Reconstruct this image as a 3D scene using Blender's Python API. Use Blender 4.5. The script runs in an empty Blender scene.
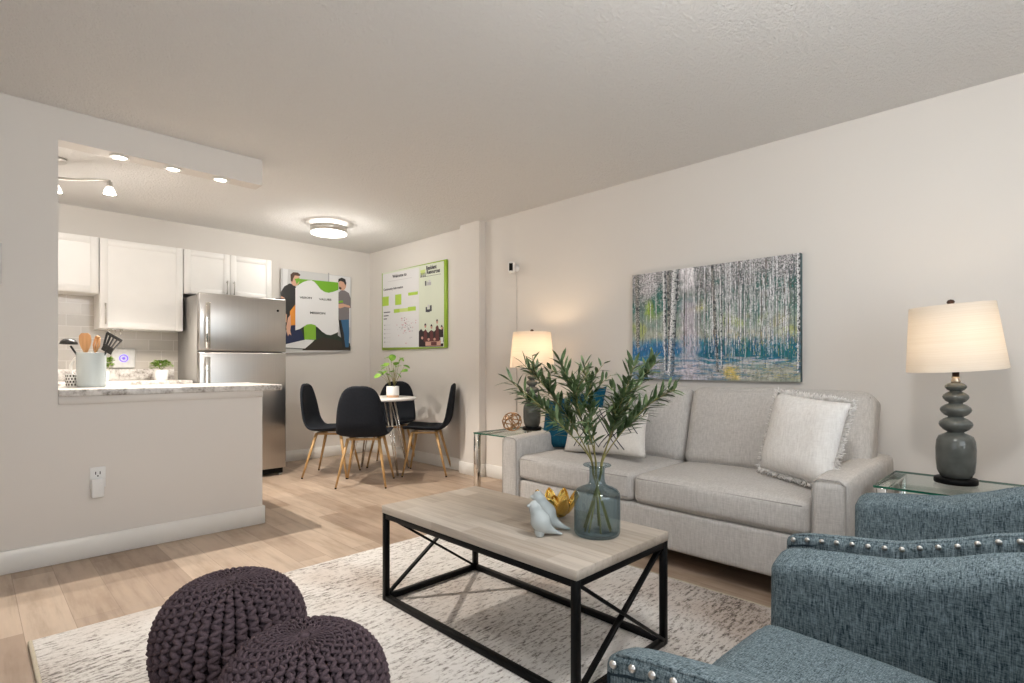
import bpy, bmesh, math, random
from mathutils import Vector, Matrix, noise
from mathutils.geometry import tessellate_polygon
random.seed(7)
SC = bpy.context.scene
COL = SC.collection
PI = math.pi
# ------------------------------------------------------------ camera
FPX = 545.0
CAMH = 1.06
cam_d = bpy.data.cameras.new('camera')
cam = bpy.data.objects.new('camera', cam_d)
COL.objects.link(cam)
cam.location = (0, 0, CAMH)
cam.rotation_euler = (PI / 2, 0, -PI / 4)
cam_d.sensor_width = 36.0
cam_d.lens = FPX / 1024 * 36
cam_d.shift_y = (365.5 - 341.5) / 1024
cam_d.clip_start = 0.02
SC.camera = cam
# ------------------------------------------------------------ world, colour management, render settings
world = bpy.data.worlds.new('sky')
SC.world = world
world.use_nodes = True
wn = world.node_tree.nodes
wl = world.node_tree.links
sky = wn.new('ShaderNodeTexSky')
sky.sky_type = 'HOSEK_WILKIE'
sky.sun_direction = (0.3, -0.4, 0.85)
wl.new(sky.outputs[0], wn['Background'].inputs[0])
wn['Background'].inputs[1].default_value = 1.0
vs = SC.view_settings
vs.view_transform = 'Standard'
vs.look = 'None'
vs.gamma = 1.0
vs.use_curve_mapping = False
vs.exposure = 0.17
cy = SC.cycles
cy.use_denoising = True
cy.max_bounces = 10
cy.diffuse_bounces = 5
cy.glossy_bounces = 4
cy.transmission_bounces = 6
cy.transparent_max_bounces = 16
cy.caustics_reflective = False
cy.caustics_refractive = False
cy.sample_clamp_indirect = 6.0
# ------------------------------------------------------------ lights
def K(t):
    return {2700: (1.0, .72, .45), 3000: (1.0, .79, .56), 3500: (1.0, .86, .70), 4000: (1.0, .91, .81), 5500: (1.0, .98, .96), 5000: (1.0, .955, .89), 6500: (.90, .955, 1.0), 7000: (.88, .94, 1.0)}[t]
def light(name, kind, loc, energy, col, size=None, size_y=None, rot=None, spot=None, blend=.3):
    d = bpy.data.lights.new(name, kind)
    d.energy = energy
    d.color = col
    if kind == 'AREA':
        d.shape = 'RECTANGLE'
        d.size = size
        d.size_y = size_y or size
    elif size is not None:
        d.shadow_soft_size = size
    if kind == 'SPOT':
        d.spot_size = spot
        d.spot_blend = blend
    o = bpy.data.objects.new(name, d)
    COL.objects.link(o)
    o.location = loc
    if rot: o.rotation_euler = rot
    return o
# daylight through the two windows behind the camera (near wall at y=-1.3, outer wall at x=-1.3)
light('window_daylight', 'AREA', (1.1, -1.26, 1.53), 36, K(6500), 2.3, 1.65, rot=(PI / 2 + .42, 0, 0))
light('window_daylight', 'AREA', (-1.26, .35, 1.45), 8, K(6500), 1.9, 1.5, rot=(PI / 2, 0, -PI / 2))
# ------------------------------------------------------------ tags
def tag(o, label=None, cat=None, group=None, kind=None):
    if label: o['label'] = label
    if cat: o['category'] = cat
    if group: o['group'] = group
    if kind: o['kind'] = kind
    return o
def empty(name, loc=(0, 0, 0), rz=0.0):
    o = bpy.data.objects.new(name, None)
    COL.objects.link(o)
    o.location = loc
    o.rotation_euler = (0, 0, rz)
    o.empty_display_size = .05
    return o
def children(o): return list(o.children)
def copy_tree(o, parent=None):
    c = o.copy()
    COL.objects.link(c)
    c.parent = parent
    for ch in children(o): copy_tree(ch, c)
    return c
# ------------------------------------------------------------ mesh builder
class MB:
    def __init__(s): s.v = []; s.f = []; s.m = []; s.sm = []
    def add(s, vs_, fs, mi=0, smooth=False, M=None):
        b = len(s.v)
        for p in vs_:
            p = Vector(p)
            s.v.append(M @ p if M else p)
        for f in fs:
            s.f.append([i + b for i in f]); s.m.append(mi); s.sm.append(smooth)
        return s
    def box(s, x0, x1, y0, y1, z0, z1, bev=0.0, seg=2, mi=0, M=None, smooth=None):
        bm = bmesh.new()
        bmesh.ops.create_cube(bm, size=1)
        for v in bm.verts:
            v.co = Vector(((x0 + x1) / 2 + v.co.x * (x1 - x0), (y0 + y1) / 2 + v.co.y * (y1 - y0), (z0 + z1) / 2 + v.co.z * (z1 - z0)))
        if bev > 0:
            bmesh.ops.bevel(bm, geom=list(bm.edges), offset=bev, segments=seg, profile=.5, affect='EDGES')
        bm.verts.index_update()
        s.add([v.co for v in bm.verts], [[v.index for v in f.verts] for f in bm.faces], mi, (bev > 0) if smooth is None else smooth, M)
        bm.free()
        return s
    def bar(s, a, b, w, h=None, mi=0, bev=0.0):      # square bar between two points
        a = Vector(a); b = Vector(b); d = b - a; L = d.length
        z = d.normalized(); up = Vector((0, 0, 1)) if abs(z.z) < .9 else Vector((0, 1, 0))
        x = up.cross(z).normalized(); y = z.cross(x)
        M = Matrix((x, y, z)).transposed().to_4x4(); M.translation = a
        h = h or w
        return s.box(-w / 2, w / 2, -h / 2, h / 2, 0, L, bev, 1, mi, M)
    def tube(s, pts, r, n=8, mi=0, closed=False, cap=True, M=None, flat=1.0):
        pts = [Vector(p) for p in pts]; N = len(pts)
        rr = r if isinstance(r, (list, tuple)) else [r] * N
        vs_ = []; fs = []
        prev = None
        for i, p in enumerate(pts):
            if closed: t = pts[(i + 1) % N] - pts[i - 1]
            else: t = pts[min(i + 1, N - 1)] - pts[max(i - 1, 0)]
            if t.length < 1e-9: t = Vector((0, 0, 1))
            t.normalize()
            if prev is None:
                a = Vector((0, 0, 1)) if abs(t.z) < .9 else Vector((1, 0, 0))
                u = t.cross(a).normalized()
            else:
                u = (prev - t * prev.dot(t))
                u = u.normalized() if u.length > 1e-6 else t.orthogonal().normalized()
            prev = u
            w = t.cross(u)
            for k in range(n):
                an = 2 * PI * k / n
                vs_.append(p + (u * math.cos(an) + w * math.sin(an) * flat) * rr[i])
        rng = N if closed else N - 1
        for i in range(rng):
            j = (i + 1) % N
            for k in range(n):
                k2 = (k + 1) % n
                fs.append([i * n + k, i * n + k2, j * n + k2, j * n + k])
        if cap and not closed:
            fs.append(list(range(n))[::-1]); fs.append([(N - 1) * n + k for k in range(n)])
        return s.add(vs_, fs, mi, True, M)
    def lathe(s, prof, n=32, c=(0, 0, 0), mi=0, smooth=True, M=None, sx=1.0, sy=1.0):
        vs_ = []; fs = []; c = Vector(c); rings = []
        for r, z in prof:
            if r < 1e-6:
                rings.append([len(vs_)]); vs_.append(c + Vector((0, 0, z)))
            else:
                rings.append(list(range(len(vs_), len(vs_) + n)))
                for k in range(n):
                    a = 2 * PI * k / n
                    vs_.append(c + Vector((r * math.cos(a) * sx, r * math.sin(a) * sy, z)))
        for A, B in zip(rings, rings[1:]):
            if len(A) == 1 and len(B) == 1: continue
            for k in range(n):
                k2 = (k + 1) % n
                if len(A) == 1: fs.append([A[0], B[k2], B[k]])
                elif len(B) == 1: fs.append([A[k], A[k2], B[0]])
                else: fs.append([A[k], A[k2], B[k2], B[k]])
        return s.add(vs_, fs, mi, smooth, M)
    def softbox(s, x0, x1, y0, y1, z0, z1, r=.04, n=14, bulge=(0, 0, 0), mi=0, M=None, wob=0.0, fn=None):
        # rounded box of dense quads; bulge swells each pair of faces outward in the middle
        hx, hy, hz = (x1 - x0) / 2, (y1 - y0) / 2, (z1 - z0) / 2
        c = Vector(((x0 + x1) / 2, (y0 + y1) / 2, (z0 + z1) / 2))
        H = (hx, hy, hz)
        ts = []
        for i in range(n + 1):
            t = -1 + 2 * i / n
            ts.append(math.sin(t * PI / 2) * .55 + t * .45)
        idx = {}; vs_ = []; fs = []
        def vert(p):
            k = (round(p[0], 5), round(p[1], 5), round(p[2], 5))
            if k in idx: return idx[k]
            q = Vector((p[0] * hx, p[1] * hy, p[2] * hz))
            inn = Vector([max(-(H[a] - min(r, H[a])), min(H[a] - min(r, H[a]), q[a])) for a in range(3)])
            d = q - inn
            if d.length > 1e-9:
                q = inn + d.normalized() * min(r, min(H)) if max(abs(p[0]), abs(p[1]), abs(p[2])) > .999 else q
            sx = (1 - p[1] ** 2) * (1 - p[2] ** 2); sy = (1 - p[0] ** 2) * (1 - p[2] ** 2); sz = (1 - p[0] ** 2) * (1 - p[1] ** 2)
            q.x += bulge[0] * p[0] * sx ** .7; q.y += bulge[1] * p[1] * sy ** .7; q.z += bulge[2] * p[2] * sz ** .7
            if wob: q += Vector(noise.noise_vector((q + c) * 5.0)) * wob
            q = q + c
            if fn: q = fn(q)
            idx[k] = len(vs_); vs_.append(q)
            return idx[k]
        for ax in range(3):
            a1, a2 = (ax + 1) % 3, (ax + 2) % 3
            for sg in (-1, 1):
                for i in range(n):
                    for j in range(n):
                        quad = []
                        for di, dj in ((0, 0), (1, 0), (1, 1), (0, 1)):
                            p = [0, 0, 0]; p[ax] = sg; p[a1] = ts[i + di]; p[a2] = ts[j + dj]
                            quad.append(vert(p))
                        fs.append(quad if sg > 0 else quad[::-1])
        return s.add(vs_, fs, mi, True, M)
    def pillow(s, P, thick, n=18, mi=0, sag=.05, wob=.004, seed=0):
        # P: bottom-left, bottom-right, top-right, top-left corners; sides pinched between the corners
        bl, br, tr, tl = [Vector(p) for p in P]
        nn = (br - bl).cross(tl - bl).normalized()
        W = (br - bl).length
        vs_ = []; fs = []; idx = {}
        def pos(i, j, sd):
            u = -1 + 2 * i / n; v = -1 + 2 * j / n
            pu = u * (1 - sag * (1 - v * v)); pv = v * (1 - sag * (1 - u * u))
            a = (pu + 1) / 2; b = (pv + 1) / 2
            p = bl * (1 - a) * (1 - b) + br * a * (1 - b) + tr * a * b + tl * (1 - a) * b
            e = max(0, (1 - u ** 4) * (1 - v ** 4)) ** .62
            t = thick / 2 * e
            w = noise.noise(Vector((u * 1.7 + seed, v * 1.7, sd * 3.0 + seed))) * wob * 2 * e
            return p + nn * (sd * t + w)
        for sd in (-1, 1):
            for i in range(n + 1):
                for j in range(n + 1):
                    edge = i in (0, n) or j in (0, n)
                    k = (i, j, 0 if edge else sd)
                    if k not in idx:
                        idx[k] = len(vs_); vs_.append(pos(i, j, sd))
            for i in range(n):
                for j in range(n):
                    q = []
                    for di, dj in ((0, 0), (1, 0), (1, 1), (0, 1)):
                        a, b = i + di, j + dj
                        edge = a in (0, n) or b in (0, n)
                        q.append(idx[(a, b, 0 if edge else sd)])
                    fs.append(q if sd > 0 else q[::-1])
        return s.add(vs_, fs, mi, True)
    def poly(s, pts, mi=0):
        pts = [Vector(p) for p in pts]
        tris = tessellate_polygon([pts])
        return s.add(pts, [list(t) for t in tris], mi, False)
    def build(s, name, mats, parent=None):
        me = bpy.data.meshes.new(name)
        me.from_pydata([tuple(p) for p in s.v], [], s.f)
        if not isinstance(mats, (list, tuple)): mats = [mats]
        for m in mats: me.materials.append(m)
        me.polygons.foreach_set('material_index', s.m)
        me.polygons.foreach_set('use_smooth', s.sm)
        me.update()
        o = bpy.data.objects.new(name, me)
        COL.objects.link(o)
        if parent: o.parent = parent
        return o
def fixn(o):
    bm = bmesh.new(); bm.from_mesh(o.data)
    bmesh.ops.recalc_face_normals(bm, faces=bm.faces)
    bm.to_mesh(o.data); bm.free()
    return o
def recenter(o, base=None):
    """move a single-mesh thing's origin to the middle of its base"""
    xs = [v.co.copy() for v in o.data.vertices]
    c = base or Vector(((min(p.x for p in xs) + max(p.x for p in xs)) / 2, (min(p.y for p in xs) + max(p.y for p in xs)) / 2, min(p.z for p in xs)))
    c = Vector(c)
    o.data.transform(Matrix.Translation(-c))
    o.location = o.location + c
    return o
def rz(a): return Matrix.Rotation(a, 4, 'Z')
def T(x, y, z): return Matrix.Translation((x, y, z))
def at_y(px, py, y):
    r = (px - 512) / FPX; s = 2 ** -.5
    d = Vector((s * (1 + r), s * (1 - r), -(py - 365.5) / FPX))
    return Vector((0, 0, CAMH)) + d * (y / d.y)
def at_x(px, py, x):
    r = (px - 512) / FPX; s = 2 ** -.5
    d = Vector((s * (1 + r), s * (1 - r), -(py - 365.5) / FPX))
    return Vector((0, 0, CAMH)) + d * (x / d.x)
# ------------------------------------------------------------ materials
def srgb(r, g, b):
    f = lambda c: c / 12.92 if c <= .04045 else ((c + .055) / 1.055) ** 2.4
    return (f(r / 255), f(g / 255), f(b / 255), 1)
class Mat:
    def __init__(s, name):
        s.m = bpy.data.materials.new(name); s.m.use_nodes = True
        s.n = s.m.node_tree.nodes; s.l = s.m.node_tree.links
        s.b = s.n['Principled BSDF']
    def node(s, t, **kw):
        n = s.n.new(t)
        for k, v in kw.items(): setattr(n, k, v)
        return n
    def link(s, a, b): s.l.new(a, b)
    def coord(s, scale=(1, 1, 1), rot=(0, 0, 0), kind='Object'):
        tc = s.node('ShaderNodeTexCoord'); mp = s.node('ShaderNodeMapping')
        mp.inputs['Scale'].default_value = scale; mp.inputs['Rotation'].default_value = rot
        s.link(tc.outputs[kind], mp.inputs[0]); return mp.outputs[0]
    def noise(s, vec, scale, detail=3, rough=.5):
        n = s.node('ShaderNodeTexNoise'); n.inputs['Scale'].default_value = scale
        n.inputs['Detail'].default_value = detail; n.inputs['Roughness'].default_value = rough
        if vec: s.link(vec, n.inputs['Vector'])
        return n.outputs['Fac']
    def ramp(s, fac, stops, interp='LINEAR'):
        r = s.node('ShaderNodeValToRGB'); e = r.color_ramp.elements; r.color_ramp.interpolation = interp
        while len(e) < len(stops): e.new(.5)
        for el, (p, c) in zip(e, stops): el.position = p; el.color = c
        s.link(fac, r.inputs[0]); return r.outputs[0]
    def mix(s, fac, a, b, mode='MIX'):
        m = s.node('ShaderNodeMix', data_type='RGBA', blend_type=mode)
        for sock, v in ((m.inputs[0], fac), (m.inputs[6], a), (m.inputs[7], b)):
            if hasattr(v, 'is_output'): s.link(v, sock)
            else: sock.default_value = v
        return m.outputs[2]
    def math(s, op, a, b=0.0):
        m = s.node('ShaderNodeMath', operation=op)
        for sock, v in ((m.inputs[0], a), (m.inputs[1], b)):
            if hasattr(v, 'is_output'): s.link(v, sock)
            else: sock.default_value = v
        return m.outputs[0]
    def col(s, v):
        if hasattr(v, 'is_output'): s.link(v, s.b.inputs['Base Color'])
        else: s.b.inputs['Base Color'].default_value = v
        return s
    def set(s, **kw):
        for k, v in kw.items(): s.b.inputs[k.replace('_', ' ')].default_value = v
        return s
    def bump(s, h, strength=.2, dist=.01):
        b = s.node('ShaderNodeBump'); b.inputs['Strength'].default_value = strength; b.inputs['Distance'].default_value = dist
        s.link(h, b.inputs['Height']); s.link(b.outputs[0], s.b.inputs['Normal']); return s
def plain(name, c, rough=.5, metal=0.0, spec=.5, nscale=30, var=.06, bump=0.0):
    m = Mat(name)
    f = m.noise(m.coord(), nscale, 2)
    lo = tuple(min(1, x * (1 - var)) for x in c[:3]) + (1,); hi = tuple(min(1, x * (1 + var)) for x in c[:3]) + (1,)
    m.col(m.ramp(f, [(.3, lo), (.7, hi)]))
    m.set(Roughness=rough, Metallic=metal, Specular_IOR_Level=spec)
    if bump: m.bump(f, bump, .005)
    return m.m
def fabric(name, c, c2, thread=260, rough=.9, contrast=(.35, .65), bump=.35, slub=.5):
    m = Mat(name)
    a = m.noise(m.coord((thread * .12, thread, thread * .12)), 1, 2, .6)
    b = m.noise(m.coord((thread, thread * .12, thread)), 1, 2, .6)
    d = m.noise(m.coord((thread * .5, thread * .5, thread * .06)), 1, 2, .6)
    f = m.math('ADD', m.math('MULTIPLY', a, .34), m.math('ADD', m.math('MULTIPLY', b, .33), m.math('MULTIPLY', d, .33)))
    m.col(m.ramp(f, [(contrast[0], c2), (contrast[1], c)]))
    m.set(Roughness=rough, Specular_IOR_Level=.15)
    m.bump(f, bump, .003)
    return m.m
def glass(name, tint, rough=0.0, ior=1.45):
    m = Mat(name); m.n.remove(m.b)
    tr = m.node('ShaderNodeBsdfTransparent')
    lf_ = m.node('ShaderNodeLayerWeight'); lf_.inputs['Blend'].default_value = .5
    # longer path through the wall of the glass towards its rim, so it absorbs more there
    m.link(m.mix(m.math('POWER', lf_.outputs['Facing'], 3.0), tint, tuple(x ** 5.0 for x in tint[:3]) + (1,)), tr.inputs[0])
    gl = m.node('ShaderNodeBsdfGlossy'); gl.inputs['Roughness'].default_value = rough; gl.inputs[0].default_value = (.95, .97, 1, 1)
    lw = m.node('ShaderNodeLayerWeight'); lw.inputs['Blend'].default_value = .5
    fr = m.math('ADD', m.math('MULTIPLY', m.math('POWER', lw.outputs['Facing'], 4.0), .32), ((ior - 1) / (ior + 1)) ** 2)
    mx = m.node('ShaderNodeMixShader')
    m.link(fr, mx.inputs[0]); m.link(tr.outputs[0], mx.inputs[1]); m.link(gl.outputs[0], mx.inputs[2])
    m.link(mx.outputs[0], m.n['Material Output'].inputs[0])
    return m.m
def emit(name, c, strength):
    m = Mat(name); m.col(c); m.b.inputs['Emission Color'].default_value = c; m.b.inputs['Emission Strength'].default_value = strength
    return m.m
# walls
def wall_mat(name, c):
    m = Mat(name); co = m.coord()
    f = m.noise(co, 2.0, 2)
    m.col(m.ramp(f, [(.3, tuple(x * .985 for x in c[:3]) + (1,)), (.7, c)])); m.set(Roughness=.62, Specular_IOR_Level=.3)
    m.bump(m.noise(co, 140, 2), .05, .002)
    return m.m
M_WALL = wall_mat('warm_white_wall_paint', (.74, .705, .665, 1))
M_CEIL = (lambda m: (m.col((.90, .885, .865, 1)), m.set(Roughness=.9, Specular_IOR_Level=.1), m.bump(m.noise(m.coord(), 60, 4, .75), 1.0, .02), m.m)[-1])(Mat('textured_ceiling'))
M_TRIM = plain('white_trim_paint', (.80, .79, .76, 1), .4, nscale=8, var=.02)
M_CAB = plain('white_cabinet_lacquer', (.86, .85, .83, 1), .35, nscale=6, var=.015)
M_WHITE = plain('white_plastic', (.82, .82, .81, 1), .35, nscale=10, var=.02)
M_BLACK = plain('black_metal', (.003, .003, .0032, 1), .5, metal=.0, spec=.15, nscale=60, var=.2)
M_BLACKP = plain('black_nylon', (.02, .02, .02, 1), .35, var=.1)
M_CHROME = plain('chrome', (.80, .78, .75, 1), .08, metal=1.0, var=.01)
M_NICKEL = plain('brushed_nickel', (.62, .60, .57, 1), .3, metal=1.0, var=.03)
M_GOLD = plain('gold_leaf_metal', (.83, .55, .15, 1), .22, metal=1.0, nscale=40, var=.12, bump=.3)
M_BRONZE = plain('copper_bronze_wire', (.42, .25, .13, 1), .3, metal=1.0, var=.1)
M_DARKBRONZE = plain('dark_bronze', (.06, .03, .02, 1), .3, metal=.6, var=.1)
def floor_mat():
    m = Mat('oak_plank_flooring')
    co = m.coord((1, 1, 1), (0, 0, PI / 2))
    br = m.node('ShaderNodeTexBrick'); br.offset = .37; br.offset_frequency = 2
    br.inputs['Scale'].default_value = 1.0; br.inputs['Mortar Size'].default_value = .0012; br.inputs['Mortar Smooth'].default_value = .3
    br.inputs['Brick Width'].default_value = 1.22; br.inputs['Row Height'].default_value = .158
    br.inputs['Color1'].default_value = (0, 0, 0, 1); br.inputs['Color2'].default_value = (1, 1, 1, 1); br.inputs['Mortar'].default_value = (.5, .5, .5, 1)
    m.link(co, br.inputs['Vector'])
    tone = m.ramp(br.outputs['Color'], [(0, (.33, .245, .185, 1)), (.5, (.41, .315, .24, 1)), (1, (.49, .39, .305, 1))])
    g = m.noise(m.coord((22, 1.6, 1)), 1, 6, .65)
    grain = m.ramp(g, [(.25, (.70, .66, .62, 1)), (.5, (1, 1, 1, 1)), (.8, (1.14, 1.13, 1.12, 1))])
    k = m.noise(m.coord((5.5, 1.4, 1)), 1.3, 4, .6)
    cath = m.ramp(k, [(.32, (.80, .76, .72, 1)), (.5, (1, 1, 1, 1)), (.7, (1.08, 1.08, 1.08, 1))])
    c = m.mix(1.0, m.mix(1.0, tone, grain, 'MULTIPLY'), cath, 'MULTIPLY')
    c = m.mix(m.math('MULTIPLY', br.outputs['Fac'], .55), c, (.14, .10, .07, 1))
    m.col(c); m.set(Roughness=.42, Specular_IOR_Level=.4)
    m.bump(m.math('SUBTRACT', g, br.outputs['Fac']), .08, .003)
    return m.m
M_FLOOR = floor_mat()
def rug_mat():
    m = Mat('distressed_cream_rug')
    big = m.noise(m.coord((.9, 1.9, 1)), 1.5, 3, .6)
    fine = m.noise(m.coord((16, 62, 1)), 1, 4, .75)
    dots = m.noise(m.coord((55, 90, 1)), 1, 3, .7)
    th = m.math('ADD', m.math('MULTIPLY', fine, .80), m.math('ADD', m.math('MULTIPLY', big, .30), m.math('MULTIPLY', dots, .42)))
    c = m.ramp(th, [(.72, (.73, .71, .69, 1)), (.785, (.65, .63, .605, 1)), (.85, (.36, .335, .315, 1)), (.94, (.11, .10, .095, 1))])
    stain = m.ramp(m.noise(m.coord((1.4, 1.1, 1)), 1.1, 2), [(.46, (1, 1, 1, 1)), (.66, (.74, .66, .61, 1))])
    c = m.mix(1.0, c, stain, 'MULTIPLY')
    m.col(c); m.set(Roughness=.95, Specular_IOR_Level=.08)
    m.bump(m.noise(m.coord((90, 160, 1)), 1, 2), .5, .006)
    return m.m
M_RUG = rug_mat()
M_RUGEDGE = fabric('cream_rug_binding', (.52, .47, .38, 1), (.40, .36, .28, 1))
def wood_top_mat():
    m = Mat('limed_oak_table_top')
    br = m.node('ShaderNodeTexBrick'); br.offset = .43
    br.inputs['Scale'].default_value = 1.0; br.inputs['Mortar Size'].default_value = .0006
    br.inputs['Brick Width'].default_value = .42; br.inputs['Row Height'].default_value = .092
    br.inputs['Color1'].default_value = (0, 0, 0, 1); br.inputs['Color2'].default_value = (1, 1, 1, 1); br.inputs['Mortar'].default_value = (.2, .2, .2, 1)
    m.link(m.coord((1, 1, 1), (0, 0, PI / 2)), br.inputs['Vector'])
    tone = m.ramp(br.outputs['Color'], [(0, (.39, .33, .27, 1)), (.5, (.46, .395, .33, 1)), (1, (.56, .50, .435, 1))])
    g = m.noise(m.coord((60, 3.0, 60)), 1, 6, .65)
    grain = m.ramp(g, [(.25, (.76, .73, .70, 1)), (.5, (1, 1, 1, 1)), (.8, (1.16, 1.15, 1.13, 1))])
    m.col(m.mix(1.0, tone, grain, 'MULTIPLY')); m.set(Roughness=.5, Specular_IOR_Level=.35)
    m.bump(g, .1, .002)
    return m.m
M_WOODTOP = wood_top_mat()
def wood(name, c, c2, sc=(6, 6, 60), rough=.45):
    m = Mat(name)
    g = m.noise(m.coord(sc), 1, 4, .6)
    m.col(m.ramp(g, [(.3, c2), (.7, c)])); m.set(Roughness=rough); return m.m
M_LEGWOOD = wood('light_wood_chair_leg', (.56, .35, .15, 1), (.44, .26, .10, 1), (40, 40, 4))
M_SPOON = wood('beech_spoon', (.60, .33, .15, 1), (.46, .24, .10, 1), (60, 60, 6))
M_SOFA = fabric('light_grey_linen', (.60, .575, .55, 1), (.43, .41, .39, 1), 240, contrast=(.36, .62), bump=.3)
M_SOFADARK = fabric('shadow_grey_lining', (.10, .095, .09, 1), (.06, .055, .05, 1))
M_PIPE = fabric('grey_piping', (.44, .42, .40, 1), (.34, .32, .30, 1))
M_BLUEARM = fabric('blue_grey_chenille', (.255, .32, .35, 1), (.020, .038, .047, 1), 560, contrast=(.40, .63), bump=.5)
M_BLUESEAT = M_BLUEARM
M_NAVYPIPE = fabric('dark_teal_piping', (.03, .05, .065, 1), (.015, .025, .035, 1))
M_TEAL = fabric('deep_teal_velvet', (.008, .090, .150, 1), (.003, .045, .085, 1), 160, bump=.3)
M_WHITECUSH = fabric('off_white_slub_cotton', (.83, .81, .785, 1), (.68, .655, .63, 1), 170, contrast=(.34, .60), bump=.5)
M_GEOCUSH = fabric('off_white_cotton', (.72, .69, .65, 1), (.62, .59, .55, 1), 240, bump=.2)
M_GEOLINE = fabric('black_stitched_line', (.06, .06, .07, 1), (.04, .04, .05, 1))
M_KNIT = fabric('plum_chunky_cord', (.125, .090, .104, 1), (.066, .046, .055, 1), 420, bump=.7)
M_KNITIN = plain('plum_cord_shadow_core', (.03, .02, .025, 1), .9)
M_SHELL = fabric('charcoal_black_upholstery', (.016, .019, .026, 1), (.010, .012, .016, 1), 420, bump=.25, rough=.75)
M_TABLETOP = plain('white_laminate', (.80, .79, .77, 1), .3, nscale=4, var=.015)
def steel_mat():
    m = Mat('brushed_stainless_steel')
    g = m.noise(m.coord((220, 220, 1.2)), 1, 3, .6)
    m.col(m.ramp(g, [(.3, (.485, .47, .455, 1)), (.7, (.515, .50, .48, 1))])); m.set(Metallic=1.0)
    r = m.node('ShaderNodeMapRange'); r.inputs['To Min'].default_value = .27; r.inputs['To Max'].default_value = .31
    m.link(g, r.inputs['Value']); m.link(r.outputs[0], m.b.inputs['Roughness'])
    m.b.inputs['Anisotropic'].default_value = .6
    return m.m
M_STEEL = steel_mat()
M_FRIDGESIDE = plain('grey_appliance_enamel', (.30, .29, .275, 1), .4, nscale=80, var=.04)
M_GASKET = plain('black_rubber_gasket', (.015, .015, .015, 1), .6)
def granite():
    m = Mat('granite_laminate')
    a = m.noise(m.coord((1, 1, 1)), 26, 6, .7)
    b = m.noise(m.coord((1, 2.2, 1)), 9, 4, .6)
    f = m.math('ADD', m.math('MULTIPLY', a, .6), m.math('MULTIPLY', b, .4))
    m.col(m.ramp(f, [(.34, (.12, .105, .095, 1)), (.42, (.36, .33, .30, 1)), (.49, (.60, .57, .54, 1)), (.58, (.76, .74, .71, 1))]))
    m.set(Roughness=.22, Specular_IOR_Level=.5); return m.m
M_GRANITE = granite()
def tiles():
    m = Mat('beige_subway_tile')
    br = m.node('ShaderNodeTexBrick'); br.offset = .5
    br.inputs['Scale'].default_value = 1.0; br.inputs['Mortar Size'].default_value = .0025
    br.inputs['Brick Width'].default_value = .20; br.inputs['Row Height'].default_value = .10
    br.inputs['Color1'].default_value = (.46, .42, .375, 1); br.inputs['Color2'].default_value = (.55, .51, .46, 1); br.inputs['Mortar'].default_value = (.62, .59, .55, 1)
    m.link(m.coord((1, 1, 1), (PI / 2, 0, 0)), br.inputs['Vector'])
    m.col(br.outputs['Color']); m.set(Roughness=.2)
    m.bump(m.math('SUBTRACT', 1.0, br.outputs['Fac']), .3, .003); return m.m
M_TILE = tiles()
def shade_mat():
    m = Mat('cream_linen_shade'); m.n.remove(m.b)
    co = m.coord((1, 1, 260)); f = m.noise(co, 1, 2)
    c = m.ramp(f, [(.3, (.82, .76, .68, 1)), (.7, (.90, .85, .78, 1))])
    d = m.node('ShaderNodeBsdfDiffuse'); t = m.node('ShaderNodeBsdfTranslucent'); mx = m.node('ShaderNodeMixShader'); mx.inputs[0].default_value = .45
    m.link(c, d.inputs[0]); m.link(c, t.inputs[0])
    m.link(d.outputs[0], mx.inputs[1]); m.link(t.outputs[0], mx.inputs[2]); m.link(mx.outputs[0], m.n['Material Output'].inputs[0])
    return m.m
M_SHADE = shade_mat()
M_LAMPGREY = plain('grey_green_glazed_ceramic', (.095, .10, .092, 1), .07, nscale=18, var=.18)
M_GLASS = glass('clear_glass', (.97, .985, .98, 1))
M_GLASSEDGE = plain('green_glass_edge', (.012, .11, .07, 1), .1, var=.05)
M_VASE = glass('smoke_blue_glass', (.78, .84, .86, 1), ior=1.5)
M_CERAMIC = plain('pale_celadon_glaze', (.50, .545, .55, 1), .12, nscale=8, var=.04)
M_STEM = wood('olive_green_stem', (.30, .27, .09, 1), (.20, .17, .06, 1), (30, 30, 30), .6)
def leaf_mat(name, a, b, sc=18, rough=.45):
    m = Mat(name); f = m.noise(m.coord(), sc, 2)
    m.col(m.ramp(f, [(.35, a), (.65, b)])); m.set(Roughness=rough, Specular_IOR_Level=.4)
    return m.m
M_OLIVE = leaf_mat('olive_leaf', (.026, .060, .018, 1), (.135, .195, .085, 1), 26)
M_PILEA = leaf_mat('bright_green_leaf', (.10, .28, .02, 1), (.28, .48, .06, 1))
M_BOX = leaf_mat('small_green_leaf', (.08, .19, .02, 1), (.34, .48, .08, 1), 60)
M_SOIL = plain('dark_soil', (.03, .022, .015, 1), .95, nscale=120, var=.4, bump=.5)
M_POT = plain('white_ceramic_pot', (.80, .80, .79, 1), .3, var=.02)
M_COPPER = wood('pale_wood_pot_base', (.62, .40, .26, 1), (.52, .32, .2, 1))
M_PITCHER = plain('pale_blue_grey_glaze', (.45, .505, .52, 1), .25, nscale=6, var=.03)
M_BULB = emit('lit_bulb', (1.0, .93, .80, 1), 14)
M_DIFF = emit('lit_diffuser', (1.0, .95, .88, 1), 2.6)
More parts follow.
